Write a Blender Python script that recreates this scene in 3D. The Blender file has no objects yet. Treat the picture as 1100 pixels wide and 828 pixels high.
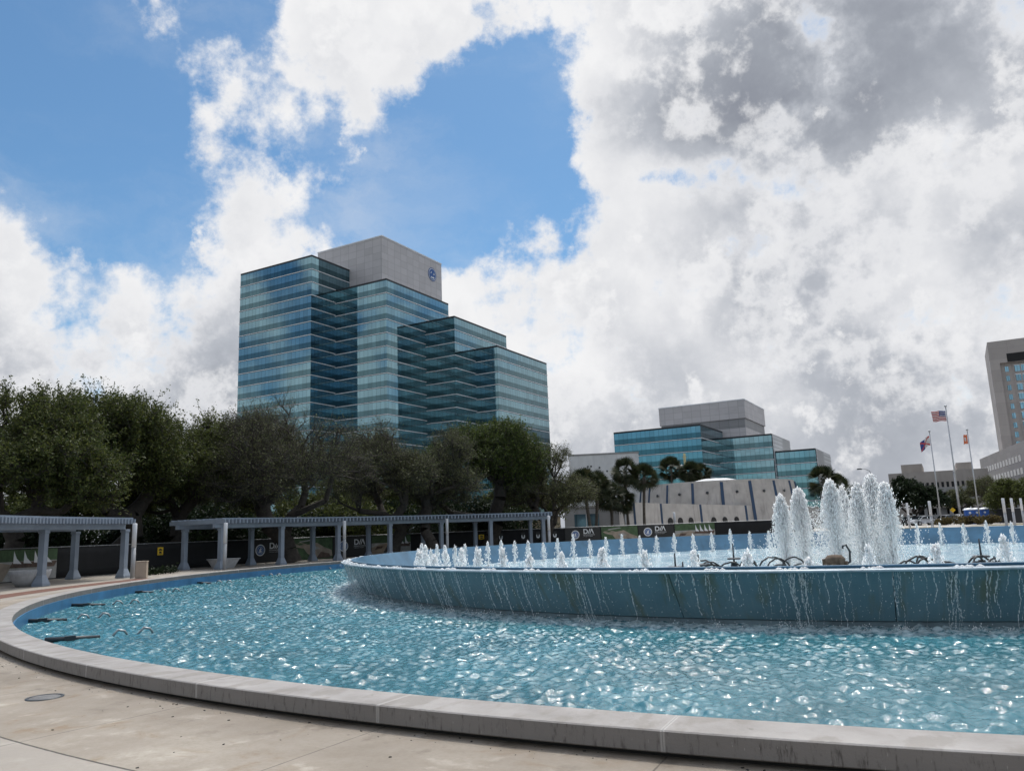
import bpy, bmesh, math, random
import numpy as np
from mathutils import Vector, Matrix

S = bpy.context.scene
COL = S.collection
R = math.radians
random.seed(7)
rng = np.random.default_rng(7)

# ------------------------------------------------------------------ camera
EYE = 1.65
F_PX = 840.0
ROLL = math.atan(0.038)
PITCH = math.atan((569.0 - 414.0) * math.cos(ROLL) / F_PX)
_cp, _sp, _cr, _sr = math.cos(PITCH), math.sin(PITCH), math.cos(ROLL), math.sin(ROLL)
CF = Vector((0, _cp, _sp))
_R0, _U0 = Vector((1, 0, 0)), Vector((0, -_sp, _cp))
CX = _cr * _R0 - _sr * _U0
CY = _sr * _R0 + _cr * _U0
cam = bpy.data.cameras.new('camera')
cam.sensor_width = 36.0
cam.lens = 36.0 * F_PX / 1100.0
cam.clip_start = 0.1
cam.clip_end = 6000
camo = bpy.data.objects.new('camera', cam)
COL.objects.link(camo)
camo.matrix_world = Matrix(((CX.x, CY.x, -CF.x, 0), (CX.y, CY.y, -CF.y, 0), (CX.z, CY.z, -CF.z, EYE), (0, 0, 0, 1)))
S.camera = camo

def ray(px, py):
    return CF + CX * ((px - 550) / F_PX) + CY * ((414 - py) / F_PX)

def gnd(px, py, z=0.0):
    """where the sight line through a pixel of the photograph meets height z"""
    v = ray(px, py); t = (z - EYE) / v.z
    return Vector((v.x * t, v.y * t, z))

def atd(px, py, d):
    """point on that sight line at horizontal distance d"""
    v = ray(px, py); t = d / math.hypot(v.x, v.y)
    return Vector((v.x * t, v.y * t, EYE + v.z * t))

# ------------------------------------------------------------------ render settings, sky, sun
S.render.engine = 'CYCLES'
S.view_settings.view_transform = 'Standard'
S.view_settings.look = 'None'
S.view_settings.exposure = 0.0
S.view_settings.gamma = 1.0
S.cycles.use_denoising = True
S.cycles.max_bounces = 12
S.cycles.transparent_max_bounces = 12
S.cycles.caustics_reflective = False
S.cycles.caustics_refractive = False
S.cycles.sample_clamp_indirect = 8

SUN_AZ, SUN_EL = 17.0, 64.0
sd = Vector((math.sin(R(SUN_AZ)) * math.cos(R(SUN_EL)), math.cos(R(SUN_AZ)) * math.cos(R(SUN_EL)), math.sin(R(SUN_EL))))
sun = bpy.data.lights.new('sun', 'SUN')
sun.energy = 2.0
sun.angle = R(3.0)
sun.color = (1.0, 0.95, 0.87)
suno = bpy.data.objects.new('sun', sun)
COL.objects.link(suno)
suno.rotation_euler = sd.to_track_quat('Z', 'Y').to_euler()

# cloud cover and cloud greyness of the sky, on a coarse grid of sight lines (columns every 50 px of the photo's width, rows every 50 px down)
COVER = np.array([
[0,0,.1,.7,.5,.1,.75,1,1,1,1,.9,.8,1,1,1,1,1,1,1,1,1,1],
[0,0,0,.55,.25,.3,.7,.85,.75,.8,.5,.15,.45,.8,1,1,1,1,1,1,1,1,1],
[0,0,0,0,.35,.72,.78,.7,.9,.55,0,0,.05,.9,1,1,1,1,1,1,1,1,1],
[0,0,0,0,.3,.6,.55,.72,.82,.5,0,0,0,.85,1,1,1,1,1,1,1,1,1],
[.65,.1,0,0,.35,.75,.85,.68,.6,.05,0,0,0,.72,.68,.5,.85,1,1,1,1,1,1],
[1,.85,.3,.15,.55,.95,1,.6,.4,0,.15,.3,.5,.9,.9,.95,1,1,1,1,1,1,1],
[1,1,1,.9,.9,1,1,.8,.6,.7,.8,.95,.85,1,1,1,1,1,1,1,1,.78,.72],
[1,1,1,1,1,1,1,1,1,1,1,.75,.9,1,1,1,1,1,1,1,1,1,.95],
[1,1,1,1,1,1,1,1,1,1,1,.8,.42,.72,1,1,1,1,1,1,1,1,1],
[1]*23,[1]*23,[1]*23], float)
DARK = np.array([
[0,0,0,0,0,0,0,0,0,.05,0,0,0,.05,.2,.35,.65,.75,.75,.7,.7,.7,.7],
[0,0,0,0,0,0,0,.05,0,0,0,0,0,0,.15,.3,.65,.75,.8,.75,.7,.7,.7],
[0,0,0,0,0,0,0,0,0,0,0,0,0,.1,.5,.6,.8,.85,.8,.75,.65,.55,.45],
[0,0,0,0,0,.1,0,0,0,0,0,0,0,.1,.4,.55,.8,.85,.7,.4,.3,.15,.1],
[0,0,0,0,0,.1,.05,0,0,0,0,0,0,0,.1,.1,.2,.35,.15,.05,.1,.2,.25],
[.1,0,0,0,0,.1,.1,0,0,0,0,0,0,0,.1,.1,.15,.5,.4,.15,.2,.35,.4],
[.1,.1,.05,.05,.1,.35,.2,0,0,0,0,0,0,.1,.1,.3,.5,.6,.3,.1,.2,.3,.4],
[.25,.25,.25,.25,.5,.55,.3,.2,.1,0,0,0,.1,.25,.25,.2,.35,.4,.4,.35,.3,.25,.25],
[.6,.6,.55,.55,.65,.7,.5,.3,.2,.1,0,0,0,.15,.3,.3,.35,.4,.5,.5,.5,.4,.4],
[.6]*6+[.5,.4,.3,.3,.3,.2,.15,.2,.35,.35,.35,.4,.4,.45,.45,.45,.45],
[.5]*12+[.3,.25,.3,.3,.3,.3,.3,.35,.35,.4,.4],[.45]*23], float)
def sky_sample(A, az, el):
    d = Vector((math.sin(az) * math.cos(el), math.cos(az) * math.cos(el), math.sin(el)))
    k = d.dot(CF); x = (550 + F_PX * d.dot(CX) / k) / 50; y = (414 - F_PX * d.dot(CY) / k) / 50
    x, y = min(max(x, 0), 22), min(max(y, 0), 11); i, j = min(int(x), 21), min(int(y), 10); a, b = x - i, y - j
    return (A[j, i] * (1 - a) + A[j, i + 1] * a) * (1 - b) + (A[j + 1, i] * (1 - a) + A[j + 1, i + 1] * a) * b
# the same turned into rows every 3 degrees of elevation with 32 bearings from -46.5 to 46.5 degrees
SKY = [[(sky_sample(COVER, R(-46.5 + 3 * k), R(3 * j)), sky_sample(DARK, R(-46.5 + 3 * k), R(3 * j))) for k in range(32)] for j in range(16)]

class Tree:
    """small helper round a node tree"""
    def __init__(s, nt):
        s.nt = nt; s.N = nt.nodes; s.L = nt.links
    def n(s, typ, **kw):
        o = s.N.new(typ)
        for k, v in kw.items():
            setattr(o, k, v)
        return o
    def put(s, sock, v):
        if hasattr(v, 'is_linked') or isinstance(v, bpy.types.NodeSocket):
            s.L.new(v, sock)
        else:
            sock.default_value = v
    def m(s, op, a, b=None, c=None, clamp=False):
        o = s.N.new('ShaderNodeMath'); o.operation = op; o.use_clamp = clamp
        s.put(o.inputs[0], a)
        if b is not None: s.put(o.inputs[1], b)
        if c is not None: s.put(o.inputs[2], c)
        return o.outputs[0]
    def vm(s, op, a, b=None, scale=None):
        o = s.N.new('ShaderNodeVectorMath'); o.operation = op
        s.put(o.inputs[0], a)
        if b is not None: s.put(o.inputs[1], b)
        if scale is not None: s.put(o.inputs['Scale'], scale)
        return o.outputs['Vector'] if op not in ('LENGTH', 'DOT_PRODUCT', 'DISTANCE') else o.outputs['Value']
    def mix(s, f, a, b):
        o = s.N.new('ShaderNodeMix'); o.data_type = 'RGBA'
        s.put(o.inputs[0], f); s.put(o.inputs[6], a); s.put(o.inputs[7], b)
        return o.outputs[2]
    def noise(s, vec, scale, detail=4, rough=.55, dist=0.0, color=False):
        o = s.N.new('ShaderNodeTexNoise')
        if vec is not None: s.L.new(vec, o.inputs['Vector'])
        o.inputs['Scale'].default_value = scale; o.inputs['Detail'].default_value = detail
        o.inputs['Roughness'].default_value = rough; o.inputs['Distortion'].default_value = dist
        return o.outputs['Color' if color else 'Fac']
    def ramp(s, f, stops, interp='LINEAR'):
        o = s.N.new('ShaderNodeValToRGB'); r = o.color_ramp; r.interpolation = interp
        while len(r.elements) > 1: r.elements.remove(r.elements[-1])
        r.elements[0].position = stops[0][0]; r.elements[0].color = (*stops[0][1], 1)
        for p, c in stops[1:]:
            e = r.elements.new(p); e.color = (*c, 1)
        s.put(o.inputs[0], f)
        return o.outputs[0]
    def smooth(s, v, a, b, lo=0.0, hi=1.0):
        o = s.N.new('ShaderNodeMapRange'); o.interpolation_type = 'SMOOTHSTEP'
        s.put(o.inputs[0], v)
        for k, q in zip((1, 2, 3, 4), (a, b, lo, hi)): s.put(o.inputs[k], q)
        return o.outputs[0]

def build_world():
    w = bpy.data.worlds.new('World'); S.world = w; w.use_nodes = True
    nt = w.node_tree; nt.nodes.clear(); T = Tree(nt)
    out = T.n('ShaderNodeOutputWorld'); bg = T.n('ShaderNodeBackground'); T.L.new(bg.outputs[0], out.inputs[0])
    sky = T.n('ShaderNodeTexSky'); sky.sky_type = 'NISHITA'; sky.sun_disc = False
    sky.sun_elevation = R(SUN_EL); sky.sun_rotation = R(SUN_AZ)
    sky.air_density = 1.0; sky.dust_density = 0.6; sky.ozone_density = 2.0
    D = T.n('ShaderNodeTexCoord').outputs['Generated']
    wn = T.noise(D, 6.0, 9, .66, color=True)
    Dw = T.vm('ADD', D, T.vm('SCALE', T.vm('SUBTRACT', wn, (.5, .5, .5)), scale=.10))
    sx = T.n('ShaderNodeSeparateXYZ'); T.L.new(Dw, sx.inputs[0])
    x, y, z = sx.outputs
    az = T.m('ARCTAN2', x, y)
    el = T.m('MULTIPLY', T.m('ARCSINE', z), 180 / math.pi)
    azd = T.m('MULTIPLY', az, 180 / math.pi)
    u = T.m('DIVIDE', T.m('ADD', azd, 46.5), 93.0, clamp=True)
    cur = None
    for i, row in enumerate(SKY):
        c = T.ramp(u, [(k / 31.0, (a, b, 0.0)) for k, (a, b) in enumerate(row)])
        if cur is None: cur = c
        else: cur = T.mix(T.m('DIVIDE', T.m('SUBTRACT', el, 3.0 * (i - 1)), 3.0, clamp=True), cur, c)
    beh = T.smooth(T.m('ABSOLUTE', azd), 50.0, 80.0)
    cur = T.mix(beh, cur, (.68, .12, 0, 1))
    sc = T.n('ShaderNodeSeparateColor'); T.L.new(cur, sc.inputs[0])
    cov, dark = sc.outputs[0], sc.outputs[1]
    # three layers of cumulus, lit from behind: thin rims white, thick cores grey
    glow = T.smooth(T.vm('DOT_PRODUCT', D, tuple(sd)), math.cos(R(27)), math.cos(R(8)))
    skyc = T.vm('MULTIPLY', sky.outputs[0], (SKYMUL[0], SKYMUL[1], SKYMUL[2]))
    hz = T.m('MULTIPLY', T.smooth(T.noise(T.vm('MULTIPLY', Dw, (1.0, 1.0, 2.2)), 3.2, 9, .62), .40, .78), T.m('ADD', T.m('MULTIPLY', cov, .55), .14))
    fin = T.mix(hz, skyc, (8.2, 8.3, 8.5, 1))          # thin veils
    for (sc_, off, thr, amp, soft, core, covk, base) in LAYERS:
        V = T.vm('ADD', D, off)
        n = T.m('ADD', T.m('MULTIPLY', T.noise(V, sc_, 12, .60), .62), T.m('MULTIPLY', T.noise(V, sc_ * 3.1, 9, .62), .38))
        d = T.m('ADD', T.m('ADD', T.m('SUBTRACT', T.m('MULTIPLY', cov, covk), T.m('MULTIPLY', dark, 0.0 if thr < .6 else .30)), -thr), T.m('MULTIPLY', T.m('SUBTRACT', n, .5), amp))
        alpha = T.smooth(d, -.04, soft)
        body = T.smooth(d, .02, core)
        n_up = T.noise(T.vm('ADD', V, tuple(sd * (.25 / sc_))), sc_, 6, .55)
        rel = T.m('MULTIPLY', T.m('SUBTRACT', n_up, n), 1.5)
        g = T.m('ADD', T.m('MULTIPLY', body, T.m('ADD', T.m('MULTIPLY', dark, .95), base)), T.m('MULTIPLY', rel, T.m('ADD', T.m('MULTIPLY', body, .6), .25)), clamp=True)
        cloud = T.ramp(g, [(0, (9.0, 9.0, 9.1)), (.2, (7.4, 7.5, 7.8)), (.45, (4.9, 5.15, 5.65)), (.75, (3.5, 3.75, 4.25)), (1, (2.7, 2.9, 3.4))])
        fin = T.mix(alpha, fin, cloud)
    fin = T.vm('MULTIPLY', fin, T.vm('ADD', (1, 1, 1), T.vm('SCALE', (1, .97, .92), scale=T.m('MULTIPLY', glow, GLOW))))
    T.L.new(fin, bg.inputs[0]); bg.inputs[1].default_value = 0.1
GLOW = 9.5
LAYERS = [(5.0, (0, 0, 0), .56, 2.7, .26, .60, 1.0, .14), (6.0, (3.1, 1.7, .4), .75, 2.6, .22, .48, .84, .17), (10.0, (7.3, .6, 2.2), .90, 2.8, .22, .42, .84, .12)]
SKYMUL = (.80, 1.10, 1.20)
build_world()

# ------------------------------------------------------------------ object helpers
def link(o, parent=None):
    COL.objects.link(o)
    if parent is not None: o.parent = parent
    return o

def tag(o, label=None, cat=None, group=None, kind=None):
    if label: o['label'] = label
    if cat: o['category'] = cat
    if group: o['group'] = group
    if kind: o['kind'] = kind
    return o

def thing(name, label, cat, loc=(0, 0, 0), rz=0.0, group=None):
    o = bpy.data.objects.new(name, None); o.empty_display_size = .2
    o.location = loc; o.rotation_euler = (0, 0, rz)
    link(o); return tag(o, label, cat, group)

def kids(o):
    return [c for c in COL.objects if c.parent == o]

def copy_tree(o, loc=None, rz=None, label=None, scale=None, children=None):
    c = o.copy(); COL.objects.link(c)
    if loc is not None: c.location = loc
    if rz is not None: c.rotation_euler = (0, 0, rz)
    if scale is not None: c.scale = scale
    if label: c['label'] = label
    for ch in o.children:
        d = ch.copy(); COL.objects.link(d); d.parent = c
        for g in ch.children:
            e = g.copy(); COL.objects.link(e); e.parent = d
    return c

class MB:
    """collects shapes, then links them as one mesh object"""
    def __init__(s):
        s.v = []; s.f = []; s.mi = []; s.sm = []
    def add(s, vs, fs, mi=0, smooth=False):
        b = len(s.v); s.v += [tuple(p) for p in vs]
        for f in fs:
            s.f.append(tuple(b + i for i in f)); s.mi.append(mi); s.sm.append(smooth)
        return s
    def box(s, c, d, rz=0.0, mi=0, taper=None):
        hx, hy, hz = d[0] / 2, d[1] / 2, d[2] / 2
        ca, sa = math.cos(rz), math.sin(rz); vs = []
        for k, zz in ((1.0, -hz), (taper or 1.0, hz)):
            for x, y in ((-hx, -hy), (hx, -hy), (hx, hy), (-hx, hy)):
                x, y = x * k, y * k
                vs.append((c[0] + x * ca - y * sa, c[1] + x * sa + y * ca, c[2] + zz))
        return s.add(vs, [(3, 2, 1, 0), (4, 5, 6, 7), (0, 1, 5, 4), (1, 2, 6, 5), (2, 3, 7, 6), (3, 0, 4, 7)], mi)
    def bx(s, x0, x1, y0, y1, z0, z1, mi=0):
        return s.box(((x0 + x1) / 2, (y0 + y1) / 2, (z0 + z1) / 2), (x1 - x0, y1 - y0, z1 - z0), 0, mi)
    def bar(s, a, b, w, h, mi=0):
        """rectangular bar from a to b, width w sideways, height h"""
        a, b = Vector(a), Vector(b); t = (b - a).normalized()
        up = Vector((0, 0, 1)) if abs(t.z) < .95 else Vector((0, 1, 0))
        sd_ = t.cross(up).normalized(); u = sd_.cross(t)
        vs = []
        for p in (a, b):
            for i, j in ((-1, -1), (1, -1), (1, 1), (-1, 1)):
                vs.append(p + sd_ * (w / 2 * i) + u * (h / 2 * j))
        return s.add(vs, [(0, 1, 2, 3), (7, 6, 5, 4), (0, 4, 5, 1), (1, 5, 6, 2), (2, 6, 7, 3), (3, 7, 4, 0)], mi)
    def tube(s, pts, rad, n=8, mi=0, caps=True):
        pts = [Vector(p) for p in pts]
        if not hasattr(rad, '__len__'): rad = [rad] * len(pts)
        vs, fs = [], []
        for i, p in enumerate(pts):
            t = (pts[min(i + 1, len(pts) - 1)] - pts[max(i - 1, 0)]).normalized()
            up = Vector((0, 0, 1)) if abs(t.z) < .9 else Vector((0, 1, 0))
            a = t.cross(up).normalized(); b = a.cross(t)
            for k in range(n):
                q = 2 * math.pi * k / n
                vs.append(p + a * (rad[i] * math.cos(q)) + b * (rad[i] * math.sin(q)))
        for i in range(len(pts) - 1):
            for k in range(n):
                k2 = (k + 1) % n
                fs.append((i * n + k, (i + 1) * n + k, (i + 1) * n + k2, i * n + k2))
        if caps:
            fs.append(tuple(range(n))); fs.append(tuple((len(pts) - 1) * n + k for k in reversed(range(n))))
        return s.add(vs, fs, mi, True)
    def lathe(s, prof, n=24, c=(0, 0, 0), mi=0, closed=False, smooth=True):
        vs, fs = [], []
        for r, z in prof:
            for k in range(n):
                q = 2 * math.pi * k / n
                vs.append((c[0] + r * math.cos(q), c[1] + r * math.sin(q), c[2] + z))
        for i in range(len(prof) - 1):
            for k in range(n):
                k2 = (k + 1) % n
                fs.append((i * n + k, i * n + k2, (i + 1) * n + k2, (i + 1) * n + k))
        if closed:
            fs.append(tuple(reversed(range(n)))); fs.append(tuple((len(prof) - 1) * n + k for k in range(n)))
        return s.add(vs, fs, mi, smooth)
    def arc(s, prof, a0, a1, step=1.0, mi=0, caps=True, smooth=False):
        """closed profile [(r, z)] swept round the fountain's centre from a0 to a1 degrees"""
        n = max(1, int(round(abs(a1 - a0) / step))); m = len(prof); vs, fs = [], []
        for i in range(n + 1):
            q = R(a0 + (a1 - a0) * i / n); cq, sq = math.cos(q), math.sin(q)
            for r, z in prof: vs.append((FC[0] + r * cq, FC[1] + r * sq, z))
        for i in range(n):
            for j in range(m):
                j2 = (j + 1) % m
                fs.append((i * m + j, (i + 1) * m + j, (i + 1) * m + j2, i * m + j2))
        if caps:
            fs.append(tuple(reversed(range(m)))); fs.append(tuple(n * m + j for j in range(m)))
        return s.add(vs, fs, mi, smooth)
    def ring(s, r0, r1, z, a0=0.0, a1=360.0, step=2.0, mi=0):
        n = max(1, int(round(abs(a1 - a0) / step))); vs, fs = [], []
        for i in range(n + 1):
            q = R(a0 + (a1 - a0) * i / n); cq, sq = math.cos(q), math.sin(q)
            vs += [(FC[0] + r0 * cq, FC[1] + r0 * sq, z), (FC[0] + r1 * cq, FC[1] + r1 * sq, z)]
        for i in range(n): fs.append((2 * i, 2 * i + 1, 2 * i + 3, 2 * i + 2))
        return s.add(vs, fs, mi)
    def prism(s, poly, z0, z1, mi=0, top_scale=None, center=None):
        n = len(poly); vs = [(x, y, z0) for x, y in poly]
        if top_scale and center:
            vs += [(center[0] + (x - center[0]) * top_scale, center[1] + (y - center[1]) * top_scale, z1) for x, y in poly]
        else: vs += [(x, y, z1) for x, y in poly]
        fs = [tuple(reversed(range(n))), tuple(range(n, 2 * n))]
        fs += [(i, (i + 1) % n, n + (i + 1) % n, n + i) for i in range(n)]
        return s.add(vs, fs, mi)
    def octs(s, P, rad, stretch=1.0, mi=0):
        """many small eight-faced drops"""
        for p, r in zip(P, rad):
            x, y, z = p; h = r * stretch
            s.add([(x + r, y, z), (x, y + r, z), (x - r, y, z), (x, y - r, z), (x, y, z + h), (x, y, z - h)],
                  [(0, 1, 4), (1, 2, 4), (2, 3, 4), (3, 0, 4), (1, 0, 5), (2, 1, 5), (3, 2, 5), (0, 3, 5)], mi, True)
        return s
    def mesh(s, name, mats):
        me = bpy.data.meshes.new(name); me.from_pydata(s.v, [], s.f)
        for m in (mats if isinstance(mats, (list, tuple)) else [mats]): me.materials.append(m)
        me.polygons.foreach_set('material_index', s.mi); me.polygons.foreach_set('use_smooth', s.sm)
        me.update(); return me
    def build(s, name, mats, parent=None, world=False, bevel=0.0):
        """world=True: the shape was given in world coordinates, parent only translated/rotated"""
        me = s.mesh(name, mats)
        o = bpy.data.objects.new(name, me); link(o, parent)
        if world and parent is not None:
            p = parent; M = Matrix.Identity(4)
            while p is not None:
                M = Matrix.LocRotScale(p.location, p.rotation_euler, p.scale) @ M; p = p.parent
            me.transform(M.inverted())
        if bevel:
            b = o.modifiers.new('bevel', 'BEVEL'); b.width = bevel; b.segments = 2; b.limit_method = 'ANGLE'
        return o

def quads_mesh(name, V, Q, mat, smooth=False):
    """fast mesh from numpy arrays of vertices and quads"""
    V = np.asarray(V, np.float32).reshape(-1, 3); Q = np.asarray(Q, np.int32).reshape(-1, 4)
    me = bpy.data.meshes.new(name)
    me.vertices.add(len(V)); me.vertices.foreach_set('co', V.ravel())
    me.loops.add(Q.size); me.loops.foreach_set('vertex_index', Q.ravel())
    me.polygons.add(len(Q)); me.polygons.foreach_set('loop_start', np.arange(0, Q.size, 4, dtype=np.int32))
    me.polygons.foreach_set('loop_total', np.full(len(Q), 4, np.int32))
    if smooth: me.polygons.foreach_set('use_smooth', np.ones(len(Q), bool))
    me.materials.append(mat); me.update(calc_edges=True); me.validate()
    return me

# ------------------------------------------------------------------ materials
def new_mat(name):
    m = bpy.data.materials.new(name); m.use_nodes = True
    T = Tree(m.node_tree); b = m.node_tree.nodes['Principled BSDF']
    return m, T, b

def mat(name, col, rough=.7, var=.15, scale=3.0, bump=0.0, bscale=30.0, metal=0.0, spec=.5, streak=0.0, detail=5):
    """plain surface: base colour broken up by noise, optional vertical streaks and bump"""
    m, T, b = new_mat(name)
    P = T.n('ShaderNodeTexCoord').outputs['Object']
    lo = tuple(c * (1 - var) for c in col); hi = tuple(min(1, c * (1 + var)) for c in col)
    c = T.ramp(T.noise(P, scale, detail, .6), [(.3, lo), (.7, hi)])
    if streak:
        mp = T.n('ShaderNodeMapping'); T.L.new(P, mp.inputs[0]); mp.inputs['Scale'].default_value = (1, 1, .06)
        sN = T.smooth(T.noise(mp.outputs[0], scale * 3, 5, .6), .52, .75)
        c = T.mix(T.m('MULTIPLY', sN, streak), c, (*[q * .35 for q in col], 1))
    T.L.new(c, b.inputs['Base Color'])
    b.inputs['Roughness'].default_value = rough; b.inputs['Metallic'].default_value = metal
    b.inputs['Specular IOR Level'].default_value = spec
    if bump:
        bn = T.n('ShaderNodeBump'); bn.inputs['Strength'].default_value = bump; bn.inputs['Distance'].default_value = .02
        T.L.new(T.noise(P, bscale, 4, .6), bn.inputs['Height']); T.L.new(bn.outputs[0], b.inputs['Normal'])
    return m

def polar(T, c=None):
    """radius and bearing (degrees) round the fountain's centre, from object coordinates of an unmoved object"""
    P = T.n('ShaderNodeTexCoord').outputs['Object']
    q = T.vm('SUBTRACT', P, (FC[0], FC[1], 0) if c is None else c)
    s = T.n('ShaderNodeSeparateXYZ'); T.L.new(q, s.inputs[0])
    r = T.m('SQRT', T.m('ADD', T.m('MULTIPLY', s.outputs[0], s.outputs[0]), T.m('MULTIPLY', s.outputs[1], s.outputs[1])))
    a = T.m('MULTIPLY', T.m('ARCTAN2', s.outputs[1], s.outputs[0]), 180 / math.pi)
    return P, r, a, s.outputs[2]

FC = (13.7, 32.4)
R_IN, R_OUT, R_RIM, R_BASE = 28.85, 29.33, 20.4, 19.66
Z_RIM, Z_WATER, Z_IN = .773, -.25, -.12

def plaza_material():
    m, T, b = new_mat('plaza_concrete')
    P, r, a, z = polar(T)
    base = T.ramp(T.noise(P, .55, 6, .6), [(.28, (.19, .16, .125)), (.5, (.295, .255, .21)), (.72, (.38, .34, .285))])
    fine = T.noise(P, 26, 6, .7)
    base = T.mix(T.smooth(fine, .35, .75, 0.0, .35), base, (.20, .165, .125, 1))
    base = T.mix(T.smooth(T.noise(P, 4.5, 7, .68), .42, .70, 0.0, .35), base, (.20, .165, .12, 1))
    base = T.mix(T.smooth(T.noise(P, 2.2, 6, .65, .5), .56, .70, 0.0, .35), base, (.55, .50, .43, 1))
    # rust-brown stains with their own shapes
    st = T.smooth(T.noise(P, 1.1, 9, .70, 1.5), .52, .70)
    base = T.mix(T.m('MULTIPLY', st, .62), base, (.20, .13, .065, 1))
    blotchn = T.smooth(T.noise(P, 2.4, 5, .6), .55, .72)
    near = T.smooth(r, 30.6, 29.45)
    base = T.mix(T.m('MULTIPLY', near, T.m('ADD', T.m('MULTIPLY', blotchn, .6), .30)), base, (.13, .105, .08, 1))  # blotchy band, darker towards the kerb
    # outside the ring joint the slabs are greyer
    outer = T.smooth(r, 31.0, 31.02)
    base = T.mix(T.m('MULTIPLY', outer, .5), base, (.34, .315, .285, 1))
    # joints
    wob = T.m('MULTIPLY', T.m('SUBTRACT', T.noise(P, 6, 3, .6), .5), .012)
    def line(v, at, w): return T.smooth(T.m('ABSOLUTE', T.m('SUBTRACT', T.m('ADD', v, wob), at)), w, w * .4)
    j = line(r, 31.02, .016)
    da = T.m('MULTIPLY', T.m('PINGPONG', T.m('ADD', a, 120.7 + 360), 2.5), T.m('MULTIPLY', r, math.pi / 180))
    j2 = T.smooth(T.m('ADD', da, wob), .010, .003)
    j3 = line(r, 33.4, .012)
    jj = T.m('MAXIMUM', j, T.m('MAXIMUM', T.m('MULTIPLY', j2, .7), j3))
    base = T.mix(T.m('MULTIPLY', jj, .85), base, (.035, .03, .025, 1))
    spk = T.smooth(T.noise(P, 9.0, 2, .5), .74, .78)
    base = T.mix(T.m('MULTIPLY', spk, .6), base, (.05, .04, .03, 1))
    T.L.new(base, b.inputs['Base Color'])
    b.inputs['Roughness'].default_value = .75; b.inputs['Specular IOR Level'].default_value = .35
    bn = T.n('ShaderNodeBump'); bn.inputs['Strength'].default_value = .35; bn.inputs['Distance'].default_value = .01
    T.L.new(T.m('SUBTRACT', fine, T.m('MULTIPLY', jj, 1.5)), bn.inputs['Height']); T.L.new(bn.outputs[0], b.inputs['Normal'])
    return m

def coping_material():
    m, T, b = new_mat('coping_concrete')
    P, r, a, z = polar(T, (0, 0, 0))
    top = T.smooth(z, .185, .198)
    c = T.ramp(T.noise(P, 1.6, 6, .65), [(.25, (.20, .182, .168)), (.55, (.30, .28, .265)), (.8, (.37, .348, .332))])
    # damp bands across the top, each a slab's worth wide
    cv = T.n('ShaderNodeCombineXYZ'); T.L.new(T.m('MULTIPLY', a, .55), cv.inputs[0]); T.L.new(T.m('MULTIPLY', r, .5), cv.inputs[1])
    dm = T.smooth(T.noise(cv.outputs[0], 3.0, 4, .55), .50, .60)
    c = T.mix(T.m('MULTIPLY', T.m('MULTIPLY', dm, top), .45), c, (.17, .15, .125, 1))
    # drips down the outer face
    cv2 = T.n('ShaderNodeCombineXYZ'); T.L.new(T.m('MULTIPLY', a, 6.0), cv2.inputs[0]); T.L.new(T.m('MULTIPLY', z, 2.2), cv2.inputs[1])
    dr = T.smooth(T.noise(cv2.outputs[0], 2.2, 6, .7), .52, .70)
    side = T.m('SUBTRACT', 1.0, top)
    c = T.mix(T.m('MULTIPLY', side, .8), c, (.16, .147, .138, 1))  # outer face darker all over: its shade painted in, plus staining
    c = T.mix(T.m('MULTIPLY', T.m('MULTIPLY', dr, side), .85), c, (.055, .047, .042, 1))
    lt = T.smooth(T.noise(cv2.outputs[0], 5.0, 3, .6), .66, .74)
    c = T.mix(T.m('MULTIPLY', T.m('MULTIPLY', lt, side), .5), c, (.50, .48, .46, 1))
    blot = T.smooth(T.noise(P, 4.0, 6, .7, .6), .63, .70)
    c = T.mix(T.m('MULTIPLY', blot, .55), c, (.09, .08, .065, 1))
    seam = T.smooth(T.m('MULTIPLY', T.m('PINGPONG', T.m('ADD', a, 480.7), 2.5), T.m('MULTIPLY', r, math.pi / 180)), .022, .012)
    c = T.mix(T.m('MULTIPLY', seam, .45), c, (.46, .44, .42, 1))
    T.L.new(c, b.inputs['Base Color']); b.inputs['Roughness'].default_value = .7
    bn = T.n('ShaderNodeBump'); bn.inputs['Strength'].default_value = .35; bn.inputs['Distance'].default_value = .01
    T.L.new(T.noise(P, 40, 5, .65), bn.inputs['Height']); T.L.new(bn.outputs[0], b.inputs['Normal'])
    return m

def basin_material():
    m, T, b = new_mat('basin_blue_paint')
    P, r, a, z = polar(T, (0, 0, 0))
    c = T.ramp(T.noise(P, .7, 5, .6), [(.3, (.115, .205, .245)), (.7, (.18, .29, .33))])
    cv = T.n('ShaderNodeCombineXYZ'); T.L.new(T.m('MULTIPLY', a, .35), cv.inputs[0]); T.L.new(T.m('MULTIPLY', z, .35), cv.inputs[1])
    g = T.smooth(T.noise(cv.outputs[0], 2.0, 4, .6), .50, .68)
    c = T.mix(T.m('MULTIPLY', g, .9), c, (.15, .175, .125, 1))
    cv2 = T.n('ShaderNodeCombineXYZ'); T.L.new(T.m('MULTIPLY', a, 3.0), cv2.inputs[0]); T.L.new(T.m('MULTIPLY', z, .5), cv2.inputs[1])
    d = T.smooth(T.noise(cv2.outputs[0], 2.0, 6, .7), .50, .72)
    c = T.mix(T.m('MULTIPLY', d, .6), c, (.24, .30, .33, 1))
    sp = T.smooth(T.noise(P, 26, 5, .7), .60, .70)
    c = T.mix(T.m('MULTIPLY', sp, .55), c, (.30, .38, .42, 1))
    T.L.new(c, b.inputs['Base Color']); b.inputs['Roughness'].default_value = .35
    bn = T.n('ShaderNodeBump'); bn.inputs['Strength'].default_value = .4; bn.inputs['Distance'].default_value = .02
    T.L.new(T.noise(P, 14, 5, .65), bn.inputs['Height']); T.L.new(bn.outputs[0], b.inputs['Normal'])
    return m

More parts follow.
